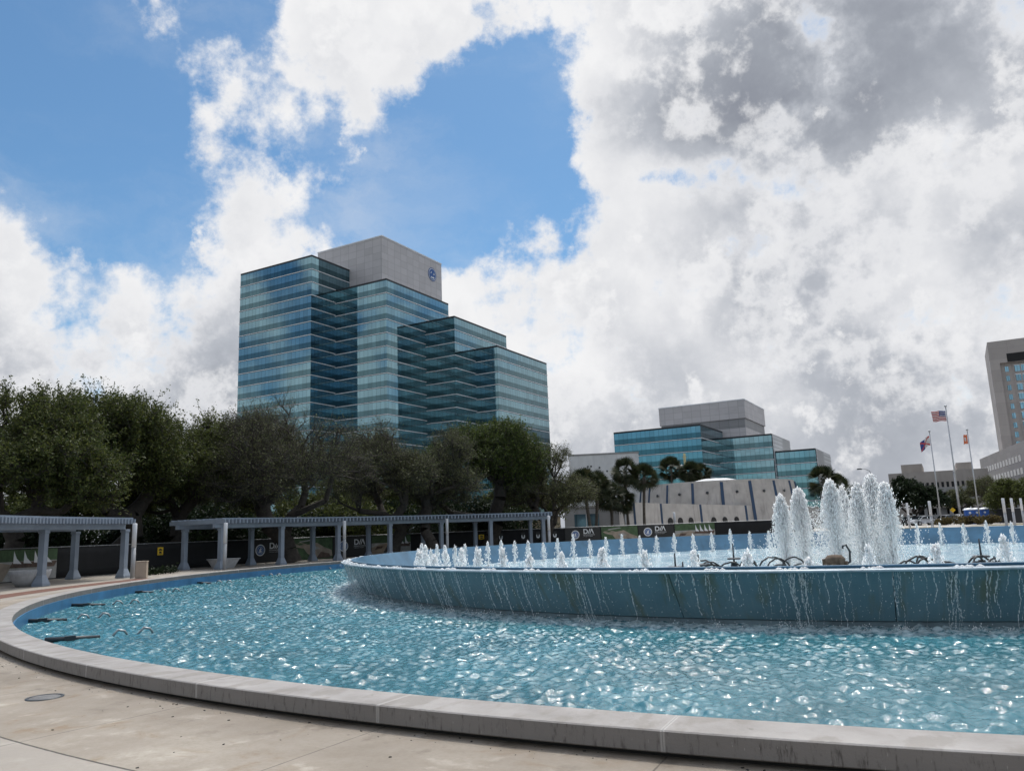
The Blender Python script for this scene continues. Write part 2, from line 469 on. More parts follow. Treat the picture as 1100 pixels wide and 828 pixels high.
def water_material(name, col, foam=(.75, .85, .88), foam_amt=0.0, strength=1.0, sc=3.4):
    m, T, b = new_mat(name)
    P, r, a, z = polar(T)
    h1 = T.noise(P, sc, 6, .66, .4); h2 = T.noise(P, sc * 3.1, 4, .6, .6); h3 = T.noise(P, .6, 3, .5)
    h = T.m('ADD', T.m('ADD', T.m('MULTIPLY', h1, 1.0), T.m('MULTIPLY', h2, .34)), T.m('MULTIPLY', h3, .8))
    c = T.ramp(h3, [(.3, tuple(q * .8 for q in col)), (.7, tuple(q * 1.2 for q in col))])
    if foam_amt:
        fo = T.smooth(T.m('ADD', T.noise(P, 5.0, 8, .72), T.m('MULTIPLY', T.noise(P, .5, 3, .5), .3)), .72 - foam_amt, .86 - foam_amt)
        c = T.mix(fo, c, (*foam, 1))
    else:
        # churned, aerated water close to the overflowing basin
        nr = T.smooth(r, R_BASE + 2.2, R_BASE + .5)
        fo = T.smooth(T.m('ADD', T.noise(P, 7.0, 8, .72), T.m('MULTIPLY', nr, .22)), .58, .76)
        c = T.mix(T.m('MULTIPLY', T.m('MULTIPLY', fo, nr), .6), c, (*foam, 1))
    T.L.new(c, b.inputs['Base Color'])
    b.inputs['Roughness'].default_value = .025; b.inputs['IOR'].default_value = 1.33; b.inputs['Specular IOR Level'].default_value = .8
    bn = T.n('ShaderNodeBump'); bn.inputs['Strength'].default_value = strength; bn.inputs['Distance'].default_value = .14
    T.L.new(h, bn.inputs['Height']); T.L.new(bn.outputs[0], b.inputs['Normal'])
    return m

def spray_material():
    m, T, b = new_mat('white_water')
    b.inputs['Base Color'].default_value = (.985, .99, .99, 1); b.inputs['Roughness'].default_value = .25
    b.inputs['IOR'].default_value = 1.33
    tr = T.n('ShaderNodeBsdfTranslucent'); tr.inputs[0].default_value = (.99, .99, .99, 1)
    mx = T.n('ShaderNodeMixShader'); mx.inputs[0].default_value = .72
    T.L.new(b.outputs[0], mx.inputs[1]); T.L.new(tr.outputs[0], mx.inputs[2])
    T.L.new(mx.outputs[0], T.N['Material Output'].inputs[0])
    return m

def glass_material(name, col, pane=1.5, rough=.04, var=.25, metal=.85):
    """mirror-coated facade glass, pane by pane slightly different; x + y runs along every face of a block"""
    m, T, b = new_mat(name)
    P = T.n('ShaderNodeTexCoord').outputs['Object']
    s = T.n('ShaderNodeSeparateXYZ'); T.L.new(P, s.inputs[0])
    u = T.m('DIVIDE', T.m('ADD', s.outputs[0], s.outputs[1]), pane)
    w = T.n('ShaderNodeTexWhiteNoise'); w.noise_dimensions = '2D'
    cv = T.n('ShaderNodeCombineXYZ'); T.L.new(T.m('FLOOR', u), cv.inputs[0]); T.L.new(T.m('FLOOR', T.m('DIVIDE', s.outputs[2], 3.9)), cv.inputs[1])
    T.L.new(cv.outputs[0], w.inputs[0])
    c = T.ramp(w.outputs[0], [(0, tuple(q * (1 - var) for q in col)), (1, tuple(q * (1 + var * .6) for q in col))])
    ed = T.smooth(T.m('PINGPONG', u, .5), .045, .03)
    c = T.mix(T.m('MULTIPLY', ed, .6), c, (.03, .045, .05, 1))
    T.L.new(c, b.inputs['Base Color']); b.inputs['Metallic'].default_value = metal; b.inputs['Roughness'].default_value = rough
    bn = T.n('ShaderNodeBump'); bn.inputs['Strength'].default_value = .06; bn.inputs['Distance'].default_value = .05
    T.L.new(T.noise(P, .5, 3, .5), bn.inputs['Height']); T.L.new(bn.outputs[0], b.inputs['Normal'])
    return m

def leaf_material(name, cols, trans=.35):
    m, T, b = new_mat(name)
    g = T.n('ShaderNodeNewGeometry')
    c = T.ramp(g.outputs['Random Per Island'], [(i / (len(cols) - 1), q) for i, q in enumerate(cols)])
    T.L.new(c, b.inputs['Base Color']); b.inputs['Roughness'].default_value = .6; b.inputs['Specular IOR Level'].default_value = .25
    tr = T.n('ShaderNodeBsdfTranslucent'); T.L.new(c, tr.inputs[0])
    mx = T.n('ShaderNodeMixShader'); mx.inputs[0].default_value = trans
    T.L.new(b.outputs[0], mx.inputs[1]); T.L.new(tr.outputs[0], mx.inputs[2])
    T.L.new(mx.outputs[0], T.N['Material Output'].inputs[0])
    return m

def panel_material(name, col, w, h, line=.5, lw=.03, rough=.5):
    """cladding panels with thin joints, on walls whose faces run along local x or y"""
    m, T, b = new_mat(name)
    P = T.n('ShaderNodeTexCoord').outputs['Object']
    s = T.n('ShaderNodeSeparateXYZ'); T.L.new(P, s.inputs[0])
    u = T.m('DIVIDE', T.m('ADD', s.outputs[0], s.outputs[1]), w); v = T.m('DIVIDE', s.outputs[2], h)
    ed = T.m('MAXIMUM', T.smooth(T.m('PINGPONG', u, .5), lw * 1.3, lw * .6), T.smooth(T.m('PINGPONG', v, .5), lw * 1.3, lw * .6))
    wn = T.n('ShaderNodeTexWhiteNoise'); wn.noise_dimensions = '2D'
    cv = T.n('ShaderNodeCombineXYZ'); T.L.new(T.m('FLOOR', u), cv.inputs[0]); T.L.new(T.m('FLOOR', v), cv.inputs[1]); T.L.new(cv.outputs[0], wn.inputs[0])
    c = T.ramp(wn.outputs[0], [(0, tuple(q * .93 for q in col)), (1, tuple(min(1, q * 1.06) for q in col))])
    c = T.mix(T.smooth(T.noise(P, .35, 5, .6), .45, .75, 0, .18), c, (*[q * .6 for q in col], 1))
    c = T.mix(T.m('MULTIPLY', ed, line), c, (*[q * .35 for q in col], 1))
    T.L.new(c, b.inputs['Base Color']); b.inputs['Roughness'].default_value = rough
    return m

M = {}
M['plaza'] = plaza_material()
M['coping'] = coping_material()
M['basin'] = basin_material()
M['water'] = water_material('pool_water', (.038, .145, .18), strength=.18, sc=8.0)
M['basin_water'] = water_material('basin_water', (.33, .50, .56), foam=(.80, .88, .90), foam_amt=.10, strength=.9, sc=4.0)
M['spray'] = spray_material()
M['pool_blue'] = mat('pool_blue_paint', (.045, .17, .33), .4, .25, 1.2, streak=.4)
M['lip'] = mat('rim_dark_blue', (.045, .085, .14), .3, .3, 2.0)
M['lip_wall'] = mat('inner_lip_blue', (.06, .15, .24), .35, .25, .8, streak=.3)
M['galv_dark'] = mat('worn_iron', (.13, .125, .12), .6, .3, 12, .3, 40)
M['rim'] = mat('rim_wet_concrete', (.40, .47, .52), .25, .3, 3.0)
M['dark'] = mat('dark_gap', (.02, .018, .016), .9, .3, 8)
M['plinth'] = mat('plinth_concrete', (.13, .18, .20), .5, .4, 2.0)
M['brick'] = mat('red_brown_brick', (.13, .055, .035), .8, .4, 8.0, .3)
M['dirt'] = mat('bare_ground', (.07, .062, .045), .95, .45, .6, .4, 6)
M['grass'] = mat('dry_grass', (.12, .105, .05), .95, .4, .5, .5, 10)
M['paving'] = mat('pale_paving', (.42, .39, .35), .8, .15, .3)
M['asphalt'] = mat('asphalt', (.055, .055, .058), .9, .2, 1.0)
M['pergola'] = mat('pergola_blue_grey', (.225, .265, .325), .6, .12, 1.5, streak=.12)
M['screen'] = mat('black_windscreen', (.007, .0075, .009), .85, .35, 1.5, .5, 3)
M['galv'] = mat('galvanised_steel', (.30, .31, .32), .45, .15, 4, metal=.6)
M['post'] = mat('post_grey', (.36, .37, .39), .5, .12, 3)
M['lamp'] = mat('frosted_lamp_tube', (.62, .63, .66), .3, .04, 3)
M['yellow'] = mat('yellow_sign', (.75, .48, .02), .5, .05, 3)
M['black'] = mat('black_print', (.02, .02, .02), .6, .1, 3)
M['white'] = mat('white_print', (.72, .74, .76), .6, .06, 3)
M['seal_blue'] = mat('seal_blue', (.035, .11, .32), .6, .1, 3)
M['photo_green'] = mat('printed_green', (.055, .10, .045), .7, .4, 2.5)
M['photo_tan'] = mat('printed_tan', (.30, .25, .20), .7, .3, 2.0)
M['photo_grey'] = mat('printed_grey', (.34, .34, .33), .7, .35, 2.0)
M['photo_brown'] = mat('printed_brown', (.10, .065, .05), .7, .5, 4.0)
M['planter'] = mat('planter_concrete', (.42, .42, .43), .75, .2, 2.5, streak=.35)
M['tan_box'] = mat('tan_metal_box', (.42, .35, .28), .6, .1, 2)
M['tarp'] = mat('blue_tarp', (.03, .09, .35), .5, .2, 3)
M['hose'] = mat('black_hose', (.015, .016, .018), .45, .3, 6)
M['fixture'] = mat('fixture_dark', (.03, .036, .042), .45, .3, 5)
M['rust'] = mat('rusty_stump', (.12, .085, .06), .9, .4, 6, .6, 12)
M['vision'] = glass_material('tower_vision_glass', (.20, .335, .385), var=.12)
M['spandrel'] = glass_material('tower_spandrel_glass', (.085, .16, .185), var=.15)
M['ledge'] = mat('white_floor_ledge', (.74, .76, .79), .5, .08, .3)
M['blockcore'] = mat('tower_core', (.02, .025, .03), .6, .2, 1)
M['roofdeck'] = mat('roof_gravel', (.25, .25, .25), .9, .2, 1)
M['cladding'] = panel_material('white_cladding', (.50, .48, .49), 3.2, 2.2, .35)
M['greyband'] = panel_material('grey_cladding', (.25, .25, .26), 3.2, 3.0, .4)
M['striped'] = panel_material('pale_striped_wall', (.56, .57, .58), 60, 1.3, .6, .12)
M['tower_conc'] = panel_material('precast_concrete', (.40, .365, .345), 6.0, 4.0, .25, .012, .75)
M['beige'] = mat('beige_concrete', (.36, .32, .29), .8, .15, .2, streak=.2)
M['grey_conc'] = mat('grey_concrete', (.27, .265, .26), .8, .2, .3, streak=.3)
M['board_conc'] = mat('board_marked_concrete', (.41, .385, .365), .85, .16, .6, streak=.45)
M['white_wall'] = mat('white_render', (.60, .60, .60), .8, .08, .5, streak=.3)
M['stripe'] = mat('navy_stripe', (.016, .045, .10), .5, .15, 1)
M['window'] = glass_material('window_glass', (.10, .17, .22), 1.6, .08, .4, .6)
M['window_blue'] = glass_material('blue_window_glass', (.18, .34, .44), 1.6, .06, .3, .8)
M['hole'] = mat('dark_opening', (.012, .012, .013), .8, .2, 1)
M['kiosk'] = mat('tan_panel', (.42, .33, .22), .7, .1, 1)
M['bark'] = mat('oak_bark', (.048, .04, .034), .95, .4, 4, .6, 14)
M['palmbark'] = mat('palm_bark', (.085, .072, .06), .95, .35, 5, .6, 10)
M['leaf_dark'] = leaf_material('oak_leaf_dark', [(.035, .05, .015), (.065, .082, .022), (.115, .125, .032)])
M['leaf_green'] = leaf_material('oak_leaf_green', [(.03, .044, .012), (.062, .088, .02), (.105, .135, .028)])
M['leaf_brown'] = leaf_material('oak_leaf_brown', [(.065, .068, .034), (.10, .105, .048), (.14, .155, .058)], .2)
M['leaf_mixed'] = leaf_material('oak_leaf_mixed', [(.055, .058, .026), (.08, .098, .028), (.125, .15, .036)])
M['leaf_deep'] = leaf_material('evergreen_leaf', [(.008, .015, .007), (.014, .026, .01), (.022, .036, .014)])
M['palm'] = leaf_material('palm_frond', [(.016, .026, .012), (.03, .042, .018), (.06, .058, .028)], .2)
M['hedge'] = leaf_material('hedge_leaf', [(.05, .045, .02), (.10, .075, .03), (.15, .12, .04)])
M['pole'] = mat('aluminium_pole', (.42, .43, .45), .35, .06, 3, metal=.5)
M['wood_pole'] = mat('pale_wood_pole', (.30, .27, .14), .8, .2, 3)
M['car_white'] = mat('car_paint_silver', (.50, .52, .55), .25, .02, 1)
M['car_dark'] = mat('car_paint_dark', (.03, .03, .035), .25, .02, 1)
M['tyre'] = mat('tyre_rubber', (.02, .02, .02), .8, .1, 8)
M['rimmetal'] = mat('wheel_metal', (.45, .46, .47), .35, .05, 5, metal=.6)
M['carglass'] = mat('car_glass', (.02, .025, .03), .08, .05, 1)
M['plastic_blue'] = mat('blue_plastic', (.025, .11, .42), .45, .06, 2)
M['plastic_white'] = mat('white_plastic', (.75, .77, .80), .45, .04, 2)
M['flag_red'] = mat('flag_red', (.42, .05, .05), .8, .05, 3)
M['flag_blue'] = mat('flag_blue', (.03, .05, .20), .8, .05, 3)
M['flag_white'] = mat('flag_white', (.5, .5, .51), .8, .05, 3)
M['flag_orange'] = mat('flag_orange', (.55, .14, .06), .8, .08, 3)
M['lampglow'] = mat('lamp_head', (.55, .55, .55), .4, .05, 3)

# ------------------------------------------------------------------ ground, plaza, water
def struct(name, mb, m, label=None):
    o = mb.build(name, m); return tag(o, label, kind='structure')

def circ_angle(px, py, r):
    """bearing round the fountain's centre where the sight line through a pixel crosses the circle of radius r on its far side"""
    v = ray(px, py); d = Vector((v.x, v.y)).normalized(); c = Vector(FC)
    bq = d.dot(c); disc = bq * bq - (c.dot(c) - r * r)
    t = bq + math.sqrt(max(disc, 0)); p = d * t - c
    return math.degrees(math.atan2(p.y, p.x)) % 360

struct('ground', MB().ring(R_IN + .2, 4000, -.03, step=3), M['dirt'])
struct('plaza', MB().ring(R_IN + .05, 44, 0.0, step=1), M['plaza'])
struct('dirt_bed', MB().ring(39.9, 80, .006, 86, 215, 2), M['dirt'])
struct('brick_band', MB().ring(31.75, 32.95, .005, 168.5, 205, 1), M['brick'])
struct('paving', MB().ring(44.0, 118, -.02, 30, 86, 2), M['paving'])
for p, r in ((atd(935, 560, 112), 9), (atd(1098, 556, 118), 7)):
    mb = MB(); n = 20
    mb.add([(p.x + r * (1 + .15 * math.sin(3 * k)) * math.cos(k * 2 * math.pi / n), p.y + r * .7 * math.sin(k * 2 * math.pi / n), -.012) for k in range(n)], [tuple(range(n))])
    tag(mb.build('grass_patch', M['grass']), kind='stuff')
struct('street', MB().ring(118, 260, -.02, 28, 92, 2), M['asphalt'])
def wave_height(X, Y):
    """choppy splash-driven ripples running in every direction"""
    r_ = np.random.default_rng(9); Z = np.zeros_like(X)
    for k in range(70):
        lam = .12 * (.44 / .12) ** r_.random(); q = r_.uniform(0, 2 * np.pi); ph = r_.uniform(0, 6.28)
        w = (X * np.cos(q) + Y * np.sin(q)) * 2 * np.pi / lam + ph
        w = w + 1.1 * np.sin(.37 * X * np.cos(q + 1.3) * 2 * np.pi / lam + .31 * Y * np.sin(q + 1.3) * 2 * np.pi / lam + ph * 2)
        Z += .0039 * lam ** .85 / .5 * (1 - np.abs(np.sin(w / 2)) * 2 + .3)
    return Z
def water_sheet(r0, r1, a0, a1, dr, da):
    rr_ = np.linspace(r0, r1, int((r1 - r0) / dr) + 1); aa = np.radians(np.linspace(a0, a1, int((a1 - a0) / da) + 1))
    A, B = np.meshgrid(aa, rr_, indexing='ij'); X, Y = FC[0] + B * np.cos(A), FC[1] + B * np.sin(A); Z = Z_WATER + wave_height(X, Y)
    n, m = A.shape; i, j = np.meshgrid(np.arange(n - 1), np.arange(m - 1), indexing='ij'); b = (i * m + j).ravel()
    return np.stack([X, Y, Z], -1).reshape(-1, 3), np.stack([b, b + 1, b + m + 1, b + m], 1)
V, Q = water_sheet(R_BASE - .2, R_IN + .003, -222, -78, .028, .058)
tag(link(bpy.data.objects.new('pool_water', quads_mesh('pool_water', V, Q, M['water'], True))), kind='structure')
V, Q = water_sheet(R_BASE - .2, R_IN + .003, -78, 138, .15, .3)
tag(link(bpy.data.objects.new('pool_water_far', quads_mesh('pool_water_far', V, Q, M['water'], True))), kind='structure')
struct('basin_water', MB().ring(0.02, R_BASE + .02, Z_IN, step=2), M['basin_water'])

# the low concrete kerb round the pool, in cast lengths, over a recessed base; the painted pool wall inside
kerb = thing('pool_kerb', 'long curved low concrete kerb round the outer pool, streaked and damp, nearest thing in the photo', 'pool kerb', (FC[0], FC[1], 0))
prof = [(R_IN, .045), (R_OUT - .012, .045), (R_OUT, .055), (R_OUT, .19), (R_OUT - .012, .2), (R_IN + .008, .2), (R_IN, .192)]
for k in range(72):
    a0 = -120.7 + 5 * k
    am = (a0 + 2.5) % 360
    if 285 < am or am < 30: continue
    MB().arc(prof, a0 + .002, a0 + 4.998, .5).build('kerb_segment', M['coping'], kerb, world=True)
MB().arc([(R_IN + .01, -.6), (R_OUT - .10, -.6), (R_OUT - .10, .046), (R_IN + .01, .046)], 0, 360, 1, caps=False).build('recessed_base', M['dark'], kerb, world=True)
MB().arc([(R_IN - .03, -.9), (R_IN + .008, -.9), (R_IN + .008, .044), (R_IN - .03, .044)], 0, 360, 1, caps=False).build('pool_wall', M['pool_blue'], kerb, world=True)

# the raised blue basin
basin = thing('fountain_basin', 'wide raised round blue basin with water trickling over its rim', 'fountain', (FC[0], FC[1], 0))
wp = [(R_BASE, -.15), (R_RIM - .10, Z_RIM - .055), (R_RIM - .35, Z_RIM - .055), (R_BASE - .3, -.15)]
for k in range(33):
    a0 = -133.3 + k * 360 / 33
    MB().arc(wp, a0 + .02, a0 + 360 / 33 - .02, .6).build('wall_panel', M['basin'], basin, world=True)
MB().arc([(R_RIM - .36, Z_RIM - .05), (R_RIM - .04, Z_RIM - .05), (R_RIM, Z_RIM - .03), (R_RIM, Z_RIM - .005), (R_RIM - .02, Z_RIM + .004), (R_RIM - .36, Z_RIM + .004)], 0, 360, 1, caps=False).build('rim_ledge', M['rim'], basin, world=True)
MB().arc([(R_BASE - .62, -.5), (R_BASE - .40, -.5), (R_RIM - .36, Z_RIM + .05), (R_RIM - .52, Z_RIM + .05)], 0, 360, 1, caps=False).build('inner_lip', M['lip_wall'], basin, world=True)
MB().arc([(R_BASE - .34, -.6), (R_BASE - .05, -.6), (R_BASE - .05, -.165), (R_BASE - .34, -.165)], 0, 360, 1, caps=False).build('plinth', M['plinth'], basin, world=True)
# water running over the wall
mb = MB(); rr = random.Random(3)
def wall_pt(a, t, off=.012, drop=.55):
    """t from 0 at the rim to 1 at the water"""
    z = Z_RIM - .05 - t * (Z_RIM + .10); r = R_RIM - .10 + (R_BASE - R_RIM + .10) * t * drop + off
    return (FC[0] + r * math.cos(R(a)), FC[1] + r * math.sin(R(a)), z)
def trickle(a, t1, w, clumpy):
    """a broken run of drops down the wall"""
    n = int(34 * t1) + 4; ph = rr.random() * 9; dr = rr.uniform(-.12, .12); P, rd = [], []; j = 0.0
    for i in range(n):
        t = t1 * (i + rr.random()) / n; j += rr.gauss(0, .018)
        P.append(wall_pt(a + dr * t + j + .03 * math.sin(ph + 9 * t), t, .010 + .07 * t * (1 - t))); rd.append(w * rr.uniform(1 - clumpy, 1 + clumpy) * (1 - .35 * t))
    mb.octs(P, rd, 3.2)
for k in range(520):
    a = rr.choice([rr.uniform(-215, -150), rr.uniform(-215, -150), rr.uniform(-150, -80)])
    trickle(a, rr.choice([1.1, .9, .4, .25, .6]), rr.choice([.004, .005, .006, .009]), .7)
for a in (-141.5, -140.3, -138.7, -128.3, -127.9, -116.3, -115.9, -115.5, -109.2, -108.7, -106.1, -103.3):
    for q in range(3): trickle(a + rr.uniform(-.22, .22), 1.12, rr.uniform(.005, .009), .7)
D_, rd = [], []
for k in range(4200):
    a = rr.uniform(-215, -80) if rr.random() < .6 else rr.uniform(-215, -158)
    D_.append(wall_pt(a, rr.random() ** .8 * 1.1, rr.uniform(.01, .16))); rd.append(rr.choice([.004, .005, .006, .009]))
mb.octs(D_, rd, 1.6)
for k in range(90):                                                  # splashes where it lands
    a = rr.uniform(-215, -80)
    for q in range(16):
        p = wall_pt(a + rr.gauss(0, .12), 1.0, rr.uniform(.02, .25)); D_ = (p[0], p[1], Z_WATER + abs(rr.gauss(0, .05)))
        mb.octs([D_], [rr.uniform(.005, .014)], 1.3)
# overflow foam lumps on the ledge, one under each jet
for k in range(92):
    a = 1.3 + k * 360 / 92
    for q in range(9):
        r = R_RIM - .2 + rr.uniform(-.13, .13); aa = a + rr.gauss(0, .32)
        mb.octs([(FC[0] + r * math.cos(R(aa)), FC[1] + r * math.sin(R(aa)), Z_RIM + .012)], [rr.uniform(.03, .07)], .55)
tag(mb.build('trickling_water', M['spray'], basin, world=True), kind='stuff')

# ------------------------------------------------------------------ jets of water
def jet_meshes(h, w, nd, seed, plume=False):
    """a column of white water breaking into drops, base at z = 0"""
    # drops thrown up with slightly different speeds and falling back on their own arcs, caught at one moment
    r_ = random.Random(seed); core = MB(); drops = MB(); G = 9.8
    v_top = math.sqrt(2 * G * h)
    for q in range(3 if plume else 1):                               # the rising streams
        n = 16; hh = h * (r_.uniform(.72, .95) if plume else .9); pts, rad = [], []; ox, oy = (r_.gauss(0, w * .22), r_.gauss(0, w * .22)) if plume else (0, 0)
        for i in range(n):
            t = i / (n - 1); pts.append((ox + r_.gauss(0, w * .05), oy + r_.gauss(0, w * .05), hh * t))
            rad.append(max(.006, w * (.13 if plume else .26) * (1 - .45 * t) * r_.uniform(.6, 1.35)))
        core.tube(pts, rad, 7)
    P, rd = [], []
    while len(P) < nd:
        k = abs(r_.gauss(0, 1)); v0 = v_top * max(.35, 1 - .085 * k * k - abs(r_.gauss(0, .03)))
        T_ = 2 * v0 / G; t = r_.random() * T_
        if t < T_ * .3 and r_.random() < .45: continue               # the young stream is still compact
        va, vr = r_.random() * 6.283, k * w * (.60 if plume else .55) / (v_top / G)
        x, y = vr * t * math.cos(va) - .12 * w * (t / T_) ** 2 * 4, vr * t * math.sin(va); z = v0 * t - G * t * t / 2
        P.append((x + r_.gauss(0, w * .10), y + r_.gauss(0, w * .10), z + r_.gauss(0, .02)))
        rd.append(r_.choice([.006, .008, .010, .013, .018, .026]) * (1.0 if plume else .9) * (1.25 if t < T_ * .6 else .85))
    drops.octs(P, rd, 2.6)
    for q in range(26 if not plume else 60):                        # foam round the foot
        a = r_.random() * 6.283; d = abs(r_.gauss(0, w * 1.1))
        drops.octs([(d * math.cos(a), d * math.sin(a), r_.uniform(0, .05))], [r_.uniform(.02, .05)], .7)
    return core, drops

ORD = ['first', 'second', 'third', 'fourth', 'fifth', 'sixth', 'seventh', 'eighth', 'ninth', 'tenth', 'eleventh', 'twelfth', 'thirteenth', 'fourteenth',
       'fifteenth', 'sixteenth', 'seventeenth', 'eighteenth', 'nineteenth', 'twentieth', 'twenty-first', 'twenty-second', 'twenty-third', 'twenty-fourth',
       'twenty-fifth', 'twenty-sixth', 'twenty-seventh', 'twenty-eighth', 'twenty-ninth', 'thirtieth', 'thirty-first', 'thirty-second', 'thirty-third',
       'thirty-fourth', 'thirty-fifth', 'thirty-sixth', 'thirty-seventh', 'thirty-eighth', 'thirty-ninth', 'fortieth', 'forty-first', 'forty-second',
       'forty-third', 'forty-fourth', 'forty-fifth', 'forty-sixth', 'forty-seventh', 'forty-eighth', 'forty-ninth', 'fiftieth']
def project(p):
    q = Vector(p) - Vector((0, 0, EYE)); d = q.dot(CF)
    return (550 + F_PX * q.dot(CX) / d, 414 - F_PX * q.dot(CY) / d) if d > .1 else (-9999, 0)

protos = []
for i in range(6):
    t = thing('water_jet', 'low jet', 'water jet', (0, 0, 0))
    c, d = jet_meshes(1.20 + .12 * math.sin(i * 2.1), .17, 420, 40 + i)
    c.build('water_column', M['spray'], t); tag(d.build('water_drops', M['spray'], t), kind='stuff')
    protos.append(t)
# ring of ninety-two equal jets near the basin wall; only those in the picture are built
R_JET, used, spots = 17.6, set(), []
for k in range(92):
    a = R(1.3 + k * 360 / 92)
    p = (FC[0] + R_JET * math.cos(a), FC[1] + R_JET * math.sin(a), Z_IN)
    px, py = project((p[0], p[1], 1.2))
    if -30 < px < 1130: spots.append((px, math.hypot(p[0], p[1]), p))
near = sorted([s for s in spots if s[1] < 30.5]); far = sorted([s for s in spots if s[1] >= 30.5])
for grp, lst in (('near', near), ('far', far)):
    for i, (px, dist, p) in enumerate(lst):
        v = rng.integers(0, 6)
        if grp == 'near': lab = '%s frothy low jet from the left along the near side of the basin' % ORD[i]
        else: lab = '%s thin low jet from the left before the far inner basin wall' % ORD[i]
        rz = rng.uniform(0, 6.28); sc = rng.uniform(.9, 1.08); wsc = 1.25 if grp == 'near' else 1.0
        if v not in used: o = protos[v]; used.add(v); o.location = p; o.rotation_euler = (0, 0, rz); o['label'] = lab
        else: o = copy_tree(protos[v], p, rz, lab)
        o.scale = (wsc, wsc, sc); o['group'] = 'low jets ringing the basin'
# the cluster of tall plumes at the centre
for (px, py, w, d, nd, lab) in (
        (839, 531, .36, 31.5, 6840, 'leftmost tall white plume of the central cluster, standing a little apart'),
        (858, 524, .42, 32.5, 8740, 'second tall plume from the left of the central cluster'),
        (892, 515, .42, 31.0, 8740, 'tall rounded plume just left of the middle of the central cluster'),
        (905, 522, .32, 33.5, 5700, 'slim plume in the middle of the central cluster, lower than its neighbours'),
        (921, 519, .38, 31.8, 7220, 'plume on the left shoulder of the tallest plume'),
        (936, 509, .50, 33.0, 10640, 'tallest widest white plume of the central cluster'),
        (951, 518, .40, 31.6, 7220, 'rightmost tall plume of the central cluster, right of the tallest')):
    p = atd(px, py, d)
    o = thing('water_plume', lab, 'water jet', (p.x, p.y, Z_IN), 0, 'tall plumes at the centre of the fountain')
    c, dr = jet_meshes(p.z - Z_IN, w, nd, int(px), True)
    c.build('water_column', M['spray'], o); tag(dr.build('water_drops', M['spray'], o), kind='stuff')
mb = MB(); rr = random.Random(11); P, rd = [], []
for k in range(8000):                                               # drops blown off the plumes and raining back
    p = atd(rr.gauss(893, 38), 560, rr.uniform(30.5, 34)); z = Z_IN + 2.9 * rr.random() ** 1.2 * math.exp(-((p.x - 13.0) / 3.2) ** 2)
    P.append((p.x, p.y, z)); rd.append(rr.choice([.007, .010, .013, .018]))
mb.octs(P, rd, 1.6)
tag(mb.build('falling_spray', M['spray']), 'loose drops of spray falling back round the tall central plumes', 'spray', kind='stuff')

# ------------------------------------------------------------------ pipes, nozzles and floating lights in the water
def hose_coil(px, py, d, seed, n, spread, lab):
    r_ = random.Random(seed); p = atd(px, py, d); mb = MB()
    o = thing('hose_coil', lab, 'hose', (p.x, p.y, Z_IN), 0, 'black hoses in the basin')
    for k in range(n):
        x0 = r_.uniform(-spread, spread); w = r_.uniform(.25, .55); h = r_.uniform(.22, .5); y0 = r_.uniform(-.4, .4); tw = r_.uniform(-.5, .5)
        pts = [(x0 + w * math.cos(q) * math.cos(tw), y0 + w * math.cos(q) * math.sin(tw), h * math.sin(q) * r_.uniform(.95, 1.05)) for q in [math.pi * i / 12 for i in range(13)]]
        mb = MB(); mb.tube(pts, .03, 6); mb.build('hose_loop', M['hose'], o)
    return o
hose_coil(782, 601, 28.5, 1, 11, .95, 'dense tangle of black hose loops left of the central plumes')
hose_coil(836, 599, 30.0, 2, 5, .8, 'few thin dark hose loops at the foot of the leftmost plumes')
hose_coil(988, 600, 28.5, 3, 5, .7, 'two or three open black hose loops just right of the central plumes')
hose_coil(1028, 599, 27.5, 4, 12, 1.0, 'thick tangle of black hose loops at the right of the basin')

def nozzle(px, py, d, lab, tall):
    p = atd(px, py, d); o = thing('nozzle_stand', lab, 'nozzle', (p.x, p.y, Z_IN), 0, 'nozzle stands in the basin')
    MB().lathe([(.0, 0), (.20, 0), (.20, .10), (.14, .12), (.10, .3), (0, .3)], 12).build('base', M['fixture'], o)
    MB().lathe([(0, .38), (.24, .38), (.25, .41), (.22, .44), (0, .44)], 14).build('collar', M['fixture'], o)
    MB().tube([(0, 0, .3), (0, 0, tall)], [.035, .022], 8).build('pipe', M['fixture'], o)
nozzle(725, 600, 26, 'dark nozzle stand with a flat collar, leftmost of the stands in the basin', .85)
nozzle(733, 601, 25, 'bare pipe stand just right of the leftmost nozzle stand', .62)
nozzle(750, 599, 27, 'dark nozzle stand between two frothy jets, left of the hose tangle', .75)
nozzle(788, 597, 31, 'nozzle stand rising behind the left hose tangle', .95)
nozzle(1054, 597, 29, 'nozzle stand with a round collar right of the right hose tangle', .95)
nozzle(1068, 600, 25, 'short bare pipe at the right of the basin beside a frothy jet', .6)

p = atd(897, 602, 26)
o = thing('rusty_pump', 'squat rusty brown pump with a curled pipe in front of the central plumes', 'pump', (p.x, p.y, Z_IN))
b = MB().lathe([(0, 0), (.30, 0), (.33, .2), (.27, .42), (.30, .55), (.2, .66), (0, .68)], 14)
for k in range(10): b.box((.3 * math.cos(k * .7), .3 * math.sin(k * .7), .3 + .08 * math.sin(k * 2)), (.12, .12, .35), k * .7)
b.build('body', M['rust'], o)
MB().tube([(.25, 0, .35), (.45, 0, .45), (.48, 0, .75), (.38, 0, .95), (.28, 0, .92), (.27, 0, .84)], .035, 7).build('curled_pipe', M['fixture'], o)

